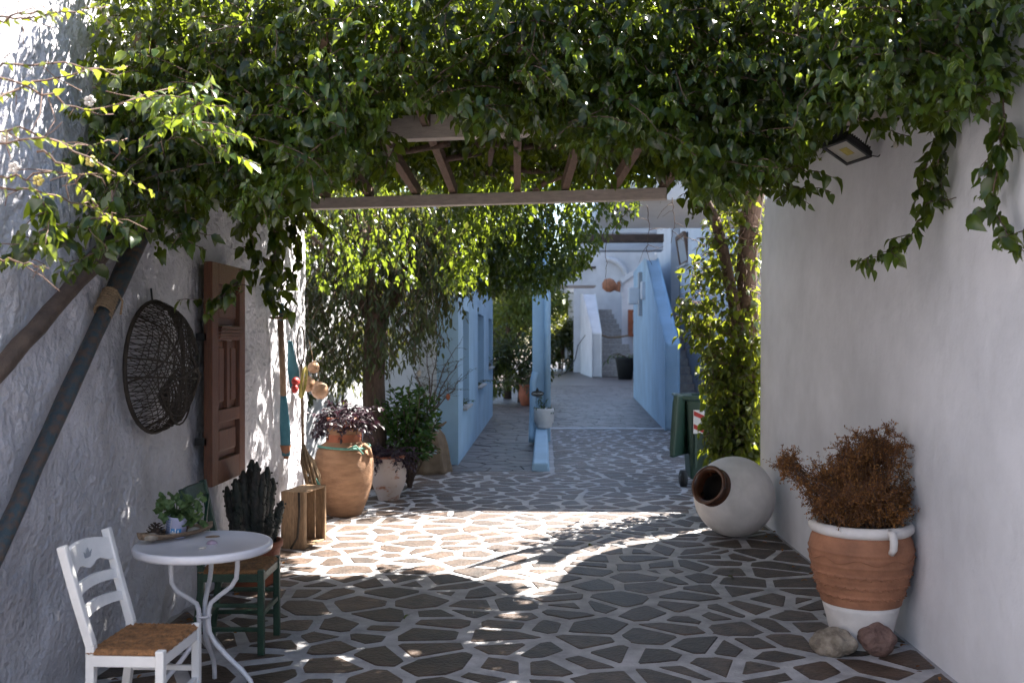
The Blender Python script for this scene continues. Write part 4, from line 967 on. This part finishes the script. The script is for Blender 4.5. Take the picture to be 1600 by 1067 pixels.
# tray of bark
TZ=.741
t0,t1=W(218,853,4.72),W(332,829,5.05); t0.z=TZ;t1.z=TZ; dv=(t1-t0); Lb=dv.length; dv.normalize(); nv=Vector((-dv.y,dv.x,0)); ty=thing('bark_tray','long boat shaped bark tray on the left of the bistro table','tray',(t0+t1)/2)
N=20;K=8;vs=[];fs=[]
for i in range(N+1):
    u=i/N; wd_=.068*math.sin(math.pi*min(1,max(.04,u)))**.55+.004; lift=.02*(abs(u-.5)*2)**3
    for k in range(K+1):
        v=k/K*2-1; vs.append(t0+dv*(u*Lb)+nv*(v*wd_)+Vector((0,0,.004+lift+.030*abs(v)**2.2)))
for i in range(N):
    for k in range(K): fs.append((i*(K+1)+k,(i+1)*(K+1)+k,(i+1)*(K+1)+k+1,i*(K+1)+k+1))
b=MB(); b.add(vs,fs,True); o=b.build('tray_shell',M_wood,ty); md=o.modifiers.new('sol','SOLIDIFY'); md.thickness=.006; md.offset=1
def along(u,v=0,z=0): return t0+dv*(u*Lb)+nv*v+Vector((0,0,z))
pc_=along(.22,.005,.038); pn=thing('pine_cone','dark pine cone at the near end of the bark tray','pine cone',pc_); 
b=MB(); b.ball(pc_,(.03,.03,.032),2); b.build('core',M_cone,pn); b=MB()
for k in range(70):
    zf=k/70; a=k*2.4; r=.036*math.sin(math.pi*(.12+.8*zf)); z=-.03+.075*zf; d=Vector((math.cos(a),math.sin(a),.5)).normalized(); p=pc_+Vector((math.cos(a)*r*.8,math.sin(a)*r*.8,z)); s_=Vector((-math.sin(a),math.cos(a),0))
    b.add([p-s_*.006,p+s_*.006,p+d*.018+s_*.008,p+d*.020,p+d*.018-s_*.008],[(0,1,2,3,4)],False)
b.build('scales',M_cone,pn)['kind']='stuff'
def pebble(label,c,r,m,seed,ang=0,cat='stone',name='pebble'):
    o=MB().ball((0,0,0),r,3,seed,.10,Matrix.Rotation(ang,3,'Z')).build(name,m,label=label,cat=cat); o.location=c; return o
pebble('beige stone at the near tip of the bark tray',along(.12,-.02,.032),(.040,.026,.020),M_rockA,3,.8)
pebble('small white pebble between pine cone and tin pot',along(.42,-.02,.026),(.022,.014,.013),M_pebble,4,.8)
pebble('larger white pebble behind the tin pot on the tray',along(.72,-.005,.028),(.034,.018,.016),M_pebble,5,.7)
# tin pot with geranium
tp=along(.50,.014,.008); tn_=thing('tin_pot','small lilac tin pot printed with blue standing tilted in the tray','pot',tp); ax=Vector((.12,-.05,1)).normalized()
MB().lathe([(.042,0),(.048,.003),(.050,.098),(.052,.102),(.046,.102),(.044,.08)],28,axis=ax,org=tp).build('tin_body',M_tin,tn_)
Rt=Vector((0,0,1)).rotation_difference(ax).to_matrix()
b=MB()
def patch(a0,a1,z0_,z1_,r=.0515):
    vs=[];n=6
    for i in range(n+1):
        a=a0+(a1-a0)*i/n
        for z in (z0_,z1_): vs.append(tp+Rt@Vector((r*math.cos(a),r*math.sin(a),z)))
    b.add(vs,[(2*i,2*i+2,2*i+3,2*i+1) for i in range(n)],True)
for k in range(6): patch(-2.75,-1.85,.028+k*.012,.0305+k*.012)
patch(-1.75,-.75,.012,.05); b.build('printed_marks',M_blue,tn_)
b=MB()
for (a,z,w_2) in ((-1.6,.026,.12),(-1.35,.022,.1),(-1.35,.038,.1),(-1.1,.03,.1)): patch(a,a+w_2,z,z+.014,.0522)
patch(-1.78,-1.74,.01,.09,.0522); b.build('white_print',M_white,tn_)
MB().lathe([(.045,.09),(.005,.092)],18,axis=ax,org=tp).build('soil',M_soil,tn_)
gp=tp+ax*.09; ge=thing('geranium','small geranium with scalloped leaves growing in the tin pot','plant',gp); stm=MB(); gm=MB()
gl=[]
for i in range(62):
    a=random.uniform(0,6.28); e=W(random.uniform(243,318),random.uniform(772,822),4.9+random.uniform(-.1,.1)); e.z=max(e.z,gp.z-.02)
    stm.tube([gp,(gp+e)/2+Vector((0,0,.02)),e],.0022,5); gl.append(e)
stm.build('stem',M_ger,ge); vs=[];fs=[]
for e in gl:
    nrm=Vector((random.gauss(0,.5),-.6+random.gauss(0,.4),.8)).normalized(); x=nrm.cross(Vector((0,0,1))).normalized(); y=nrm.cross(x); r=random.uniform(.015,.026); k0=len(vs); vs.append(e-nrm*.004)
    for k in range(15): 
        a=k/15*6.283; rr=r*(1+.16*math.cos(k*math.pi*2/3)); vs.append(e+(x*math.cos(a)+y*math.sin(a))*rr+nrm*.004*math.sin(a*3))
    fs+=[(k0,k0+1+k,k0+1+(k+1)%15) for k in range(15)]
gm.add(vs,fs,False); gm.build('leaves',M_ger,ge,tint=(.45,.3,.2))['kind']='stuff'
# shells on the table
def tabpt(px_,py_): q=FL(px_,py_,TZ-.003); return q
q=tabpt(331,849); b=MB(); b.lathe([(.024,0),(.026,.004),(.020,.013),(.008,.018),(.002,.019)],24,org=(0,0,0),fn=lambda a,z: 1+.03*math.cos(a*12)); o=b.build('sea_urchin_shell',M_shell,label='round purple sea urchin shell on the bistro table',cat='shell'); o.location=(q.x,q.y,TZ-.004)
q=tabpt(332,839); pebble('flat tan shell behind the purple one on the table',(q.x,q.y,TZ),(.034,.012,.006),M_wood,8,.25,'shell','flat_shell')
q=tabpt(316,857); pebble('small cream shell left of the purple one on the table',(q.x,q.y,TZ),(.018,.008,.005),M_pebble,9,.4,'shell','flat_shell')

# ---- cactus in pot
cb=CX(-1.82,7.0,0); cpt=thing('cactus_pot','reddish clay pot under the clumped cactus','pot',cb)
MB().lathe([(.13,0),(.15,.02),(.19,.26),(.205,.27),(.205,.31),(.18,.31),(.17,.27)],28,org=cb).build('pot_body',M_terra2,cpt); MB().lathe([(.175,.28),(.01,.29)],16,org=cb).build('soil',M_soil,cpt)
ct=thing('clump_cactus','tall dark clumped cactus with knobbly columns beside the shutter','cactus',cb+Vector((0,0,.29)))
for i in range(26):
    a=random.uniform(0,6.28); r=random.uniform(0,.17); h=random.uniform(.25,.62)*(1-.35*r/.17)+.08*(random.random()); p=cb+Vector((math.cos(a)*r,math.sin(a)*r*.8,.28)); p2=p+Vector((math.cos(a)*r*.6,math.sin(a)*r*.5,h)); n=12
    rr=random.uniform(.026,.036); pts_=[p+(p2-p)*k/n+Vector((random.uniform(-.004,.004),random.uniform(-.004,.004),0)) for k in range(n+1)]
    b=MB(); b.tube(pts_,[rr*(1+.16*math.sin(k*2.1+i))*(1 if k<n-1 else (.75 if k==n-1 else .3)) for k in range(n+1)],10)
    # tubercles
    for k in range(1,n):
        for m_ in range(5):
            aa=m_*1.257+k*.6; b.ball(pts_[k]+Vector((math.cos(aa)*rr,math.sin(aa)*rr,0)),.0085,1)
    b.build('cactus_column',M_cact,ct)

# ---- boat oar, paddle, hoop net, floats, gourds
a_,c_=onx(438,500,-2.2),onx(447,712,-2.2); g_=thing('hanging_oar','pale wooden oar with blue painted blade hanging upright on the rough wall','oar',a_)
mid=a_+(c_-a_)*.55; MB().tube([a_+Vector((0,0,.0)),mid],.026,10).build('shaft',M_wood,g_)
b=MB(); N=12
for i in range(1): 
    pts_=[mid+(c_-mid)*k/N for k in range(N+1)]; b.tube(pts_,[.026+.018*math.sin(min(1,k/N*1.6)*math.pi/2)*(1 if k<N-1 else .55) for k in range(N+1)],10,sq=.35)
b.build('blade',M_teal,g_)
MB().tube([c_-(c_-mid)*.18,c_+(c_-mid)*.05],[.05,.02],8,sq=.4).build('worn_tip',M_terra,g_)
b=MB(); q=onx(440,497,-2.15); b.box(q,(.12,.30,.02),bev=.005); b.box(q+Vector((0,.03,.03)),(.06,.24,.014),bev=.004); b.build('cross_board',M_wood,g_); MB().tube([q+Vector((0,0,-.02)),q+Vector((0,0,.12))],.02,8).build('peg',M_teal,g_)
a_,c_=onx(453,533,-2.17),onx(461,606,-2.17); g2=thing('teal_paddle','short teal paddle hanging beside the pale oar','paddle',a_); MB().tube([a_,a_+(c_-a_)*.25,a_+(c_-a_)*.6,c_],[.02,.03,.05,.045],10,sq=.4).build('paddle_body',M_teal,g2)
q=onx(470,540,-2.15); hp=thing('hoop_net','thin dark hoop on a long pole hanging at the end of the rough wall','hoop',q)
MB().tube([q+Vector((0,math.cos(a)*.13,math.sin(a)*.17)) for a in np.linspace(0,6.283,26,endpoint=False)],.007,6,closed=True).build('ring',M_wick,hp)
MB().tube([q+Vector((0,.02,-.17)),q+Vector((.01,.05,-1.05))],.013,8).build('pole',M_wood,hp)
q=onx(474,597,-2.10); rn=thing('rope_ring','yellow green rope ring hanging before the hoop pole','ring',q); MB().tube([q+Vector((.02*math.sin(a),math.cos(a)*.075,math.sin(a)*.13)) for a in np.linspace(0,6.283,24,endpoint=False)],.014,7,closed=True).build('ring_body',M_yel,rn)
q=onx(462,596,-2.08); fl=thing('red_float','small red float tied beside the yellow rope ring','float',q); b=MB(); b.ball(q,(.035,.05,.04),2); b.ball(q+Vector((0,-.03,-.06)),(.03,.03,.04),2); b.build('float_body',M_red,fl)
for i,(px_,py_,r,l_) in enumerate(((490,574,.055,'smallest upper gourd of the three hanging by the wall end'),(481,600,.072,'middle pinkish gourd of the three hanging by the wall end'),(500,610,.08,'largest lower gourd of the three hanging by the wall end'))):
    q=W(px_,py_,9.15-i*.05); t=thing('hanging_gourd',l_,'gourd',q,'gourds hanging by the wall end')
    MB().lathe([(.004,-r*1.0),(r*.5,-r*.88),(r*.9,-r*.45),(r,0),(r*.86,r*.5),(r*.5,r*.85),(r*.2,r*1.0),(r*.1,r*1.15)],20,axis=(.3-.3*i,0,1),org=q).build('gourd_body',M_gourd,t)
    MB().tube([q+Vector((0,0,r)),q+Vector((-.05,.02,.26))],.004,5).build('cord',M_rope,t)
# rope bundle
q=onx(474,700,-2.12); rb_=thing('rope_coil','brown rope coil hanging above the wooden crate','rope',q); b=MB()
for k in range(16):
    o1=random.uniform(-.05,.07); o2=random.uniform(-.03,.05); w2=random.uniform(.03,.085); L_=random.uniform(.33,.43)
    b.tube([q+Vector((o2*.3,o1*.3,.0)),q+Vector((.02+o2,-w2*.6+o1,-.12)),q+Vector((.06+o2,-w2+o1,-L_*.7)),q+Vector((.08+o2,o1,-L_)),q+Vector((.08+o2,w2+o1,-L_*.7)),q+Vector((.03+o2,w2*.6+o1,-.12)),q+Vector((0,o1*.3,.0))],.0085,6)
b.build('strands',M_rope,rb_); b=MB(); b.tube([q+Vector((.0,0,.03)),q+Vector((.03,.0,-.05)),q+Vector((-.01,.03,-.06))],.016,6); b.build('tie',M_rope,rb_)
b=MB(); b.tube([q+Vector((.09,.02,-.26)),q+Vector((.14,.02,-.34)),q+Vector((.15,.03,-.45)),q+Vector((.11,.03,-.5))],.016,7); b.build('green_end',M_grope,rb_)
# crate standing on end, open side to the passage
cc=Vector((-2.02,8.35,0)); cw,cdp,chh=.20,.42,.47; ck=thing('wooden_crate','rough wooden crate standing on end below the rope coil','crate',cc)
RC=Matrix.Rotation(math.radians(-12),3,'Z')
def cb_(n,c,d): return MB().box(cc+RC@Vector(c),d,RC,bev=.003).build(n,M_crate,ck)
for k in range(2):
    cb_('board',(-cw/2+.05+k*.1,-cdp/2,chh/2),(.095,.014,chh)); cb_('board',(-cw/2+.05+k*.1,cdp/2,chh/2),(.095,.014,chh)); cb_('board',(-cw/2+.05+k*.1,0,chh-.007),(.095,cdp-.018,.014)); cb_('board',(-cw/2+.05+k*.1,0,.009),(.095,cdp-.018,.014))
for k in range(3): cb_('board',(-cw/2-.008,-cdp/2+.07+k*.14,chh/2),(.012,.133,chh))
for s_ in (-1,1): cb_('batten',(cw/2-.01,s_*(cdp/2-.02),chh/2),(.025,.025,chh-.03))
b=MB(); b.tube([cc+RC@Vector((cw/2-.04,-.235,.47)),cc+RC@Vector((cw/2-.03,-.245,.30)),cc+RC@Vector((cw/2-.05,-.24,.1)),cc+RC@Vector((.0,-.26,.01))],.010,6); b.build('crate_rope',M_wick,label='dark rope trailing down the near side of the crate',cat='rope')

# ---- big ochre jar with rope
jb=FL(535,806); jb=Vector((jb.x,jb.y+.08,0)); jar=thing('ochre_jar','large ochre clay storage jar with green rope round its shoulder','jar',jb)
wav=lambda a,z: 1+.006*math.sin(z*95)+.004*math.sin(a*3+z*9)
MB().lathe([(.16,0),(.17,.01),(.19,.05),(.235,.16),(.275,.30),(.293,.44),(.290,.54),(.268,.63),(.235,.685),(.19,.715),(.172,.73),(.17,.80),(.178,.835),(.182,.86),(.160,.86),(.15,.74),(.10,.70)],48,org=jb,fn=wav).build('jar_body',M_ochre,jar)
b=MB(); b.tube([jb+Vector((math.cos(a)*.252,math.sin(a)*.252,.676+.008*math.sin(a*2)))for a in np.linspace(0,6.283,40,endpoint=False)],.0125,7,closed=True); b.tube([jb+Vector((.10,-.235,.68)),jb+Vector((.16,-.22,.70)),jb+Vector((.22,-.18,.62))],.011,6); b.build('rope',M_grope,jar)
MB().tube([jb+Vector((.21,-.12,.70)),jb+Vector((.27,-.12,.665)),jb+Vector((.285,-.09,.58))],.02,8).build('jar_handle',M_ochre,jar)
MB().lathe([(.176,.705),(.178,.80)],32,org=jb,cap=False).build('glazed_neck',M_terra2,jar)
tpb=jb+Vector((0,0,.84)); tpp=thing('terracotta_pot','orange terracotta pot set in the mouth of the ochre jar','pot',tpb)
MB().lathe([(.12,-.05),(.145,.01),(.165,.075),(.175,.08),(.178,.125),(.16,.125),(.15,.08)],30,org=tpb).build('pot_body',M_terra2,tpp)
def purple(name,label,c,rx,rz,n,ls,dr=.9,m=M_purp):
    c=Vector(c); t=thing(name,label,'plant',c); b=MB(); P_=[];D_=[]
    S_=[]
    for i in range(n):
        a=random.uniform(0,6.28); d=np.array([math.cos(a),math.sin(a)*.8,random.uniform(.1,1.1)]); pa_=shoot(np.array(c)+np.array([math.cos(a)*.05,math.sin(a)*.05,0]),d,rx*random.uniform(.5,1.25),8,random.uniform(1.2,3.2),.25); add_tubes(b,pa_,.004,.002,4)
        P,D,s_=path_leaves(pa_,.022,ls,dr*.4); P_.append(P);D_.append(D);S_.append(s_)
    b.build('stem',m,t,tint=(.5,.3,.3)); me,_=leaves_mesh('leaves',np.concatenate(P_)-np.array(c),np.concatenate(D_),np.concatenate(S_),m,'ellip'); o=link('leaves',me,t); o['kind']='stuff'; return t
purple('purple_plant','dark purple trailing plant in the orange pot on the ochre jar',jb+Vector((0,0,.95)),.30,.2,120,.07,.6)
jb2=FL(605,783); jb2.y+=.1; j2=thing('chalky_jar','smaller chalky white and terracotta pot beside the ochre jar','pot',jb2)
MB().lathe([(.105,0),(.115,.01),(.125,.06),(.165,.14),(.192,.24),(.188,.33),(.165,.40),(.158,.42),(.172,.455),(.176,.47),(.155,.47),(.145,.42)],40,org=jb2,fn=lambda a,z:1+.008*math.sin(z*140)).build('pot_body',M_chalk,j2)
MB().lathe([(.172,.456),(.181,.468),(.178,.482),(.155,.484),(.15,.45)],40,org=jb2,cap=False).build('pot_rim',M_terra2,j2)
purple('purple_plant','dark purple bush spreading from the smaller chalky pot',jb2+Vector((0,0,.47)),.27,.2,110,.05,.6)
# burlap drape
bq=FL(668,737); bl=thing('burlap_heap','brown burlap cloth draped over something at the building corner','cloth',bq)
b=MB(); b.lathe([(.30,0),(.29,.06),(.27,.2),(.25,.35),(.22,.48),(.16,.56),(.06,.60),(.01,.60)],48,org=bq,fn=lambda a,z:1+(.09*math.sin(a*7+1.5*math.sin(z*5))+.04*math.sin(a*15+z*6))*(1-z*.8)); b.build('cloth',M_burlap,bl)
b=MB(); b.tube([bq+Vector((.02,0,.55)),bq+Vector((.2,0,.62)),bq+Vector((.25,0,.66))],[.03,.02,.01],7); b.build('knot',M_burlap,bl)

# ---- wheelie bin
bx0,bx1=1.66,2.20; by=12.15; wb=thing('wheelie_bin','green wheeled rubbish bin with its lid hanging open at the side','bin',(1.93,by,0))
def frus(x0,x1,y0_,y1_,zb,zt,ins): return [Vector((x0+ins,y0_+ins,zb)),Vector((x1-ins,y0_+ins,zb)),Vector((x1-ins,y1_-ins,zb)),Vector((x0+ins,y1_-ins,zb)),Vector((x0,y0_,zt)),Vector((x1,y0_,zt)),Vector((x1,y1_,zt)),Vector((x0,y1_,zt))]
b=MB(); b.add(frus(bx0+.03,bx1,by-.27,by+.3,.06,1.02,.06),[(0,3,2,1),(0,1,5,4),(1,2,6,5),(2,3,7,6),(3,0,4,7),(4,5,6,7)],False); b.build('bin_body',M_binm,wb,bevel=.03)
b=MB()
for (c,d) in (((1.93,by-.29,1.045),(.60,.04,.05)),((1.93,by+.32,1.045),(.60,.04,.05)),((bx0,by,1.045),(.04,.57,.05)),((bx1+.02,by,1.045),(.04,.57,.05))): b.box(c,d,bev=.01)
b.build('bin_rim',M_binm,wb)
MB().tube([(bx0-.05,by-.26,1.06),(bx0-.06,by+.26,1.06)],.018,8).build('hinge_bar',M_binm,wb)
b=MB(); RL=Matrix.Rotation(math.radians(-28),3,'Z')@Matrix.Rotation(math.radians(4),3,'Y'); b.box((bx0-.03,by-.22,.72),(.06,.50,.74),RL,bev=.028); b.box((bx0-.065,by-.23,.72),(.03,.40,.60),RL,bev=.015); b.build('lid',M_binm,wb)
for wx_,yy in ((bx0-.02,by-.36),(bx1-.02,by-.36)):
    w_=MB().lathe([(.06,-.03),(.098,-.028),(.10,0),(.098,.028),(.06,.03)],24,axis=(1,.15,0),org=(wx_,yy,.10)).build('wheel',M_rubber,wb); MB().lathe([(.01,-.036),(.055,-.034),(.055,.034),(.01,.036)],16,axis=(1,.15,0),org=(wx_,yy,.10)).build('hub',M_black,w_)
for k in range(3): MB().box((1.80+k*.12,by-.262,.55),(.03,.022,.7),Matrix.Rotation(math.radians(-3.6),3,'X'),bev=.006).build('rib',M_binm,wb)
# warning sticker: white with red chevrons
sx0=1.77; yst=by-.272
pln=lambda x,z:(x,yst-.006-(z-.75)*.05,z)
b=MB(); b.prism([pln(sx0,.62),pln(sx0+.13,.62),pln(sx0+.13,.90),pln(sx0,.90)],(0,.004,0)); stk=b.build('sticker',M_white,wb)
b=MB(); 
for z in (.625,.78): b.prism([Vector(pln(sx0+.005,z+.055))-Vector((0,.002,0)),Vector(pln(sx0+.125,z))-Vector((0,.002,0)),Vector(pln(sx0+.125,z+.055))-Vector((0,.002,0)),Vector(pln(sx0+.005,z+.11))-Vector((0,.002,0))],(0,.002,0))
b.build('red_stripe',M_red,stk)

# ---- tipped white jar
wc=Vector((1.665,8.78,.352)); wj=thing('tipped_jar','big round white jar lying on its side with glazed brown mouth','jar',wc)
axj=(W(1104,756,8.45)-wc).normalized(); Rj=.35
prof=[(.004,-Rj*.97),(.10,-Rj*.955)]+[(Rj*math.cos(t),Rj*math.sin(t)) for t in np.linspace(-1.15,.98,26)]
MB().lathe(prof+[(.168,.315)],56,axis=axj,org=wc,cap=False,fn=lambda a,z:1+.004*math.sin(a*3+z*11)).build('jar_body',M_potwhite,wj)
MB().lathe([(.185,.285),(.152,.33),(.146,.345),(.158,.352),(.150,.362),(.158,.37),(.152,.382),(.165,.392),(.170,.405),(.158,.412),(.135,.405),(.122,.36),(.12,.30)],48,axis=axj,org=wc,cap=False).build('glazed_mouth',M_glaze,wj)
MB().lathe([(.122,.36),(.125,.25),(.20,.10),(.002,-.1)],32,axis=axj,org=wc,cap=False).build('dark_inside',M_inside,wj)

# ---- big two-tone pot
pb=CX((1345-800)/F*5.63,5.63,0); bp=thing('terracotta_jar','tall terracotta jar with white rim and white painted foot','jar',pb)
PRF=[(.155,0),(.160,.01),(.168,.06),(.186,.14),(.205,.21),(.213,.245)]
MB().lathe(PRF,56,org=pb).build('white_foot',M_potwhite,bp)
bands=[.30,.36,.42,.475,.55]
def ridge(z): return sum(.0045*math.exp(-((z-h)/.008)**2) for h in bands)
zz=np.linspace(.243,.645,70); rr=np.interp(zz,[.243,.30,.40,.50,.56,.60,.645],[.216,.232,.262,.283,.285,.275,.255])
MB().lathe([(r+ridge(z),z) for r,z in zip(rr,zz)],72,org=pb,fn=lambda a,z:1+.0035*math.sin(a*2+z*8)+.002*math.sin(z*210),cap=False).build('terracotta_body',M_terra,bp)
b=MB(); wl_=[]
for a in np.linspace(0,6.283,90,endpoint=False): wl_.append(pb+Vector((math.cos(a)*.2875,math.sin(a)*.2875,.51+.012*math.sin(a*9))))
b.tube(wl_,.004,5,closed=True)
for h in (.36,.42,.30): 
    r=np.interp(h,zz,rr)+.004
    for k in range(60):
        a=k/60*6.283; p=pb+Vector((math.cos(a)*r,math.sin(a)*r,h+.006*(1 if k%2 else -1))); b.ball(p,(.009,.009,.004),1)
b.build('wavy_ornament',M_terra,bp)
rim=[(.250,.628),(.270,.636),(.284,.654),(.285,.676),(.272,.694),(.250,.694),(.240,.67),(.236,.62)]
MB().lathe(rim,64,org=pb,cap=False,fn=lambda a,z:1+.006*math.sin(a*5)+.004*math.sin(a*11)).build('white_rim',M_potwhite,bp)
for an in (math.radians(-75),math.radians(105)):
    d=Vector((math.cos(an),math.sin(an),0)); hd=MB(); hd.tube([pb+d*.262+Vector((0,0,.675)),pb+d*.300+Vector((0,0,.668)),pb+d*.312+Vector((0,0,.635)),pb+d*.308+Vector((0,0,.59)),pb+d*.288+Vector((0,0,.565))],[.02,.022,.021,.02,.017],10); o=hd.build('handle',M_potwhite,bp)
MB().lathe([(.245,.60),(.01,.62)],24,org=pb).build('soil',M_soil,bp)
def rock(name,label,c,r,m,seed,ang):
    o=MB().ball((0,0,0),r,4,seed,.14,Matrix.Rotation(ang,3,'Z')).build(name,m,label=label,cat='rock'); o.location=c
    for v in o.data.vertices: v.co += Vector((math.sin(v.co.y*60+v.co.z*45+seed),math.sin(v.co.x*55+seed),math.sin(v.co.x*48+v.co.y*62)))*.005+v.co.normalized()*(.010*abs(math.sin(v.co.x*38+seed)*math.cos(v.co.z*44+v.co.y*20)))
    return o
q=FL(1308,1028); rock('beige_rock','pale craggy beige rock wedged left of the terracotta jar foot',(q.x,q.y+.07,.066),(.125,.085,.072),M_rockA,11,-.15)
q=FL(1375,1028); rock('red_rock','smooth reddish rock wedged right of the terracotta jar foot',(q.x,q.y+.06,.082),(.098,.08,.088),M_rockB,14,.3)
# dried bush
db=pb+Vector((0,0,.62)); dr=thing('dried_bush','dry rust brown bush with fine twigs standing in the terracotta jar','bush',db)
b=MB(); P_=[];D_=[];S_=[]
blobs=[((1300,790,5.5),(.11,.12,.05),16),((1395,790,5.5),(.10,.12,.05),14),((1375,705,5.6),(.17,.15,.13),26),((1320,720,5.55),(.13,.13,.10),18),((1345,690,5.7),(.13,.12,.09),12),((1330,775,5.5),(.2,.16,.11),26),((1390,770,5.6),(.12,.13,.12),18),((1370,770,5.4),(.14,.12,.11),18),((1228,722,5.5),(.075,.07,.07),10),((1295,740,5.6),(.11,.11,.10),10)]
for c_,r_,n_ in blobs:
    cc_=W(*c_)
    for i in range(int(n_*1.7)):
        u=rng.normal(0,1,3); u/=np.linalg.norm(u); en=np.array(list(cc_))+u*np.array(r_)*rng.uniform(.3,1.0); s0=np.array([pb.x+rng.uniform(-.16,.16),pb.y+rng.uniform(-.13,.13),.63])
        mid_=(s0*.5+en*.5)+rng.normal(0,.03,3); t=np.linspace(0,2,9); pa_=np.stack([np.interp(t,np.arange(3),[s0[j],mid_[j],en[j]]) for j in range(3)],1)+rng.normal(0,.008,(9,3)); pa_[0]=s0
        add_tubes(b,pa_,.0045,.0016,4)
        for k in range(20):
            q=pa_[rng.integers(4,9)]; s2_=shoot(q,rng.normal(0,1,3)+u*.6,rng.uniform(.03,.08),4,0,.5); b.tube([Vector(x) for x in s2_],[.0014,.0012,.001,.0007],3,cap=False)
            P,D,s_=path_leaves(s2_,.0045,.0155,0); P_.append(P+rng.normal(0,.004,P.shape));D_.append(D+rng.normal(0,.6,D.shape));S_.append(s_)
for c_,r_,n_ in (((1372,702,5.6),(.125,.12,.10),230),((1325,735,5.5),(.11,.11,.09),150),((1300,775,5.45),(.10,.11,.07),140),((1385,772,5.45),(.12,.12,.08),200),((1345,770,5.3),(.13,.10,.07),160),((1232,722,5.5),(.065,.06,.055),70)):
    cc_=np.array(list(W(*c_)))
    for i in range(n_):
        u=rng.normal(0,1,3); u/=np.linalg.norm(u); q=cc_+u*np.array(r_)*rng.uniform(.55,.95); s2_=shoot(q-u*.03,u+rng.normal(0,.7,3),rng.uniform(.03,.06),4,0,.5); b.tube([Vector(x) for x in s2_],[.0014,.0012,.001,.0007],3,cap=False)
        P,D,s_=path_leaves(s2_,.0045,.0135,0); P_.append(P+rng.normal(0,.004,P.shape));D_.append(D+rng.normal(0,.6,D.shape));S_.append(s_)
b.build('twigs',M_twig,dr)['kind']='stuff'; P_=np.concatenate(P_);me,_=leaves_mesh('dry_leaves',P_-np.array(list(db)),np.concatenate(D_),np.concatenate(S_),M_rust,'ellip',None,np.clip(rng.beta(1.2,1.8,len(P_))+.35*(vnoise(P_[:,0]*9+50,P_[:,2]*9+50,31)-.5),0,1)); o=link('dry_leaves',me,dr); o['kind']='stuff'

# ---- floodlight on the right wall
fc=W(1324,233,6.2); fd=thing('floodlight','black flood lamp on a bracket high on the right wall','lamp',fc)
n_=Vector((-.28,-.30,-.9)).normalized(); e1=(W(1370,240,6.25)-W(1325,260,6.1)); e1=(e1-n_*e1.dot(n_)).normalized(); e2=n_.cross(e1).normalized(); RF=Matrix((e1,e2,n_)).transposed()
MB().box(fc,(.235,.20,.035),RF,bev=.012).build('housing',M_black,fd)
b=MB()
for k in range(11): b.box(fc+RF@Vector((-.1+k*.02,0,-.032)),(.006,.17,.03),RF)
b.build('cooling_fins',M_black,fd)
b=MB()
for c,d in (((0,.09,.022),(.235,.02,.012)),((0,-.09,.022),(.235,.02,.012)),((.108,0,.022),(.02,.16,.012)),((-.108,0,.022),(.02,.16,.012))): b.box(fc+RF@Vector(c),d,RF,bev=.003)
b.build('bezel',M_black,fd)
o4=[fc+RF@Vector((x,y,.0195)) for x,y in ((-.097,-.079),(.097,-.079),(.097,.079),(-.097,.079))]; i4=[fc+RF@Vector((x,y,.0182)) for x,y in ((-.04,-.03),(.04,-.03),(.04,.03),(-.04,.03))]
i4=[p-n_*-.0 for p in i4]
b=MB(); b.add(o4+[p for p in i4],[(0,1,5,4),(1,2,6,5),(2,3,7,6),(3,0,4,7)],False); b.build('reflector',M_silver,fd)
b=MB(); b.add(i4,[(0,1,2,3)],False); b.build('led_plate',M_yel,fd)
wp=onx(1362,192,2.07); b=MB(); s1=fc+RF@Vector((.125,0,0)); s2_=fc+RF@Vector((-.125,0,0)); k1=Vector((wp.x-.02,s1.y,wp.z+.02)); 
b.bar(s1,W(1364,188,6.3),.03,.006,(1,0,0)); b.bar(W(1364,188,6.3),W(1330,190,6.05),.03,.006); b.bar(W(1330,190,6.05),s2_,.006,.03); b.bar(W(1350,189,6.2),wp,.03,.006); b.build('bracket',M_black,fd)
jp=onx(1400,226,2.055); cbx=thing('cable_clip','pale cable joint on the wall right of the flood lamp','cable joint',jp); MB().ball(jp,(.012,.04,.022),2).build('joint',M_pebble,cbx)
MB().tube([fc+RF@Vector((.1,.02,-.01)),W(1372,245,6.15),W(1385,235,6.1),jp],.0045,6).build('cable',M_black,cbx)
MB().tube([W(1203,268,9.1)+Vector((-.02,0,0)),W(1200,290,9.2),W(1192,315,9.4)],.007,6).build('white_cable',M_white,label='thin white cable curving over the far top of the right wall',cat='cable')
# dry litter gathered at the wall feet
n_=140; lx=np.where(rng.random(n_)<.5, 2.04-np.abs(rng.normal(0,.10,n_)), -2.22+np.abs(rng.normal(0,.14,n_))); ly=rng.uniform(4.6,9.4,n_)
lp=np.stack([lx,ly,np.full(n_,.012)],1); ld=rng.normal(0,1,(n_,3)); ld[:,2]*=.12
k_=((lx-pb.x)**2+(ly-pb.y)**2>.05); me,_=leaves_mesh('leaf_litter',lp[k_],ld[k_],rng.uniform(.02,.05,n_)[k_],M_rust,'ellip',np.array([0,0,1.])); tag(link('leaf_litter',me),'small dry leaves gathered along the feet of both walls','leaf litter',kind='stuff')
# litter: few fallen leaves on the paving
for i,(px_,py_) in enumerate(((1137,900),(925,850),(640,960))):
    q=FL(px_,py_,.016); o=bpy.data.objects.new('fallen_leaf',variants[i]); COL.objects.link(o); o.location=q; o.scale=(.06,)*3; o.rotation_euler=(.2,.1,i*2); tag(o,('fallen green leaf on the paving in front of the tipped white jar','fallen leaf near the right edge of the sunlit patch','fallen leaf on the shaded stones before the sunlit patch')[i],'leaf')
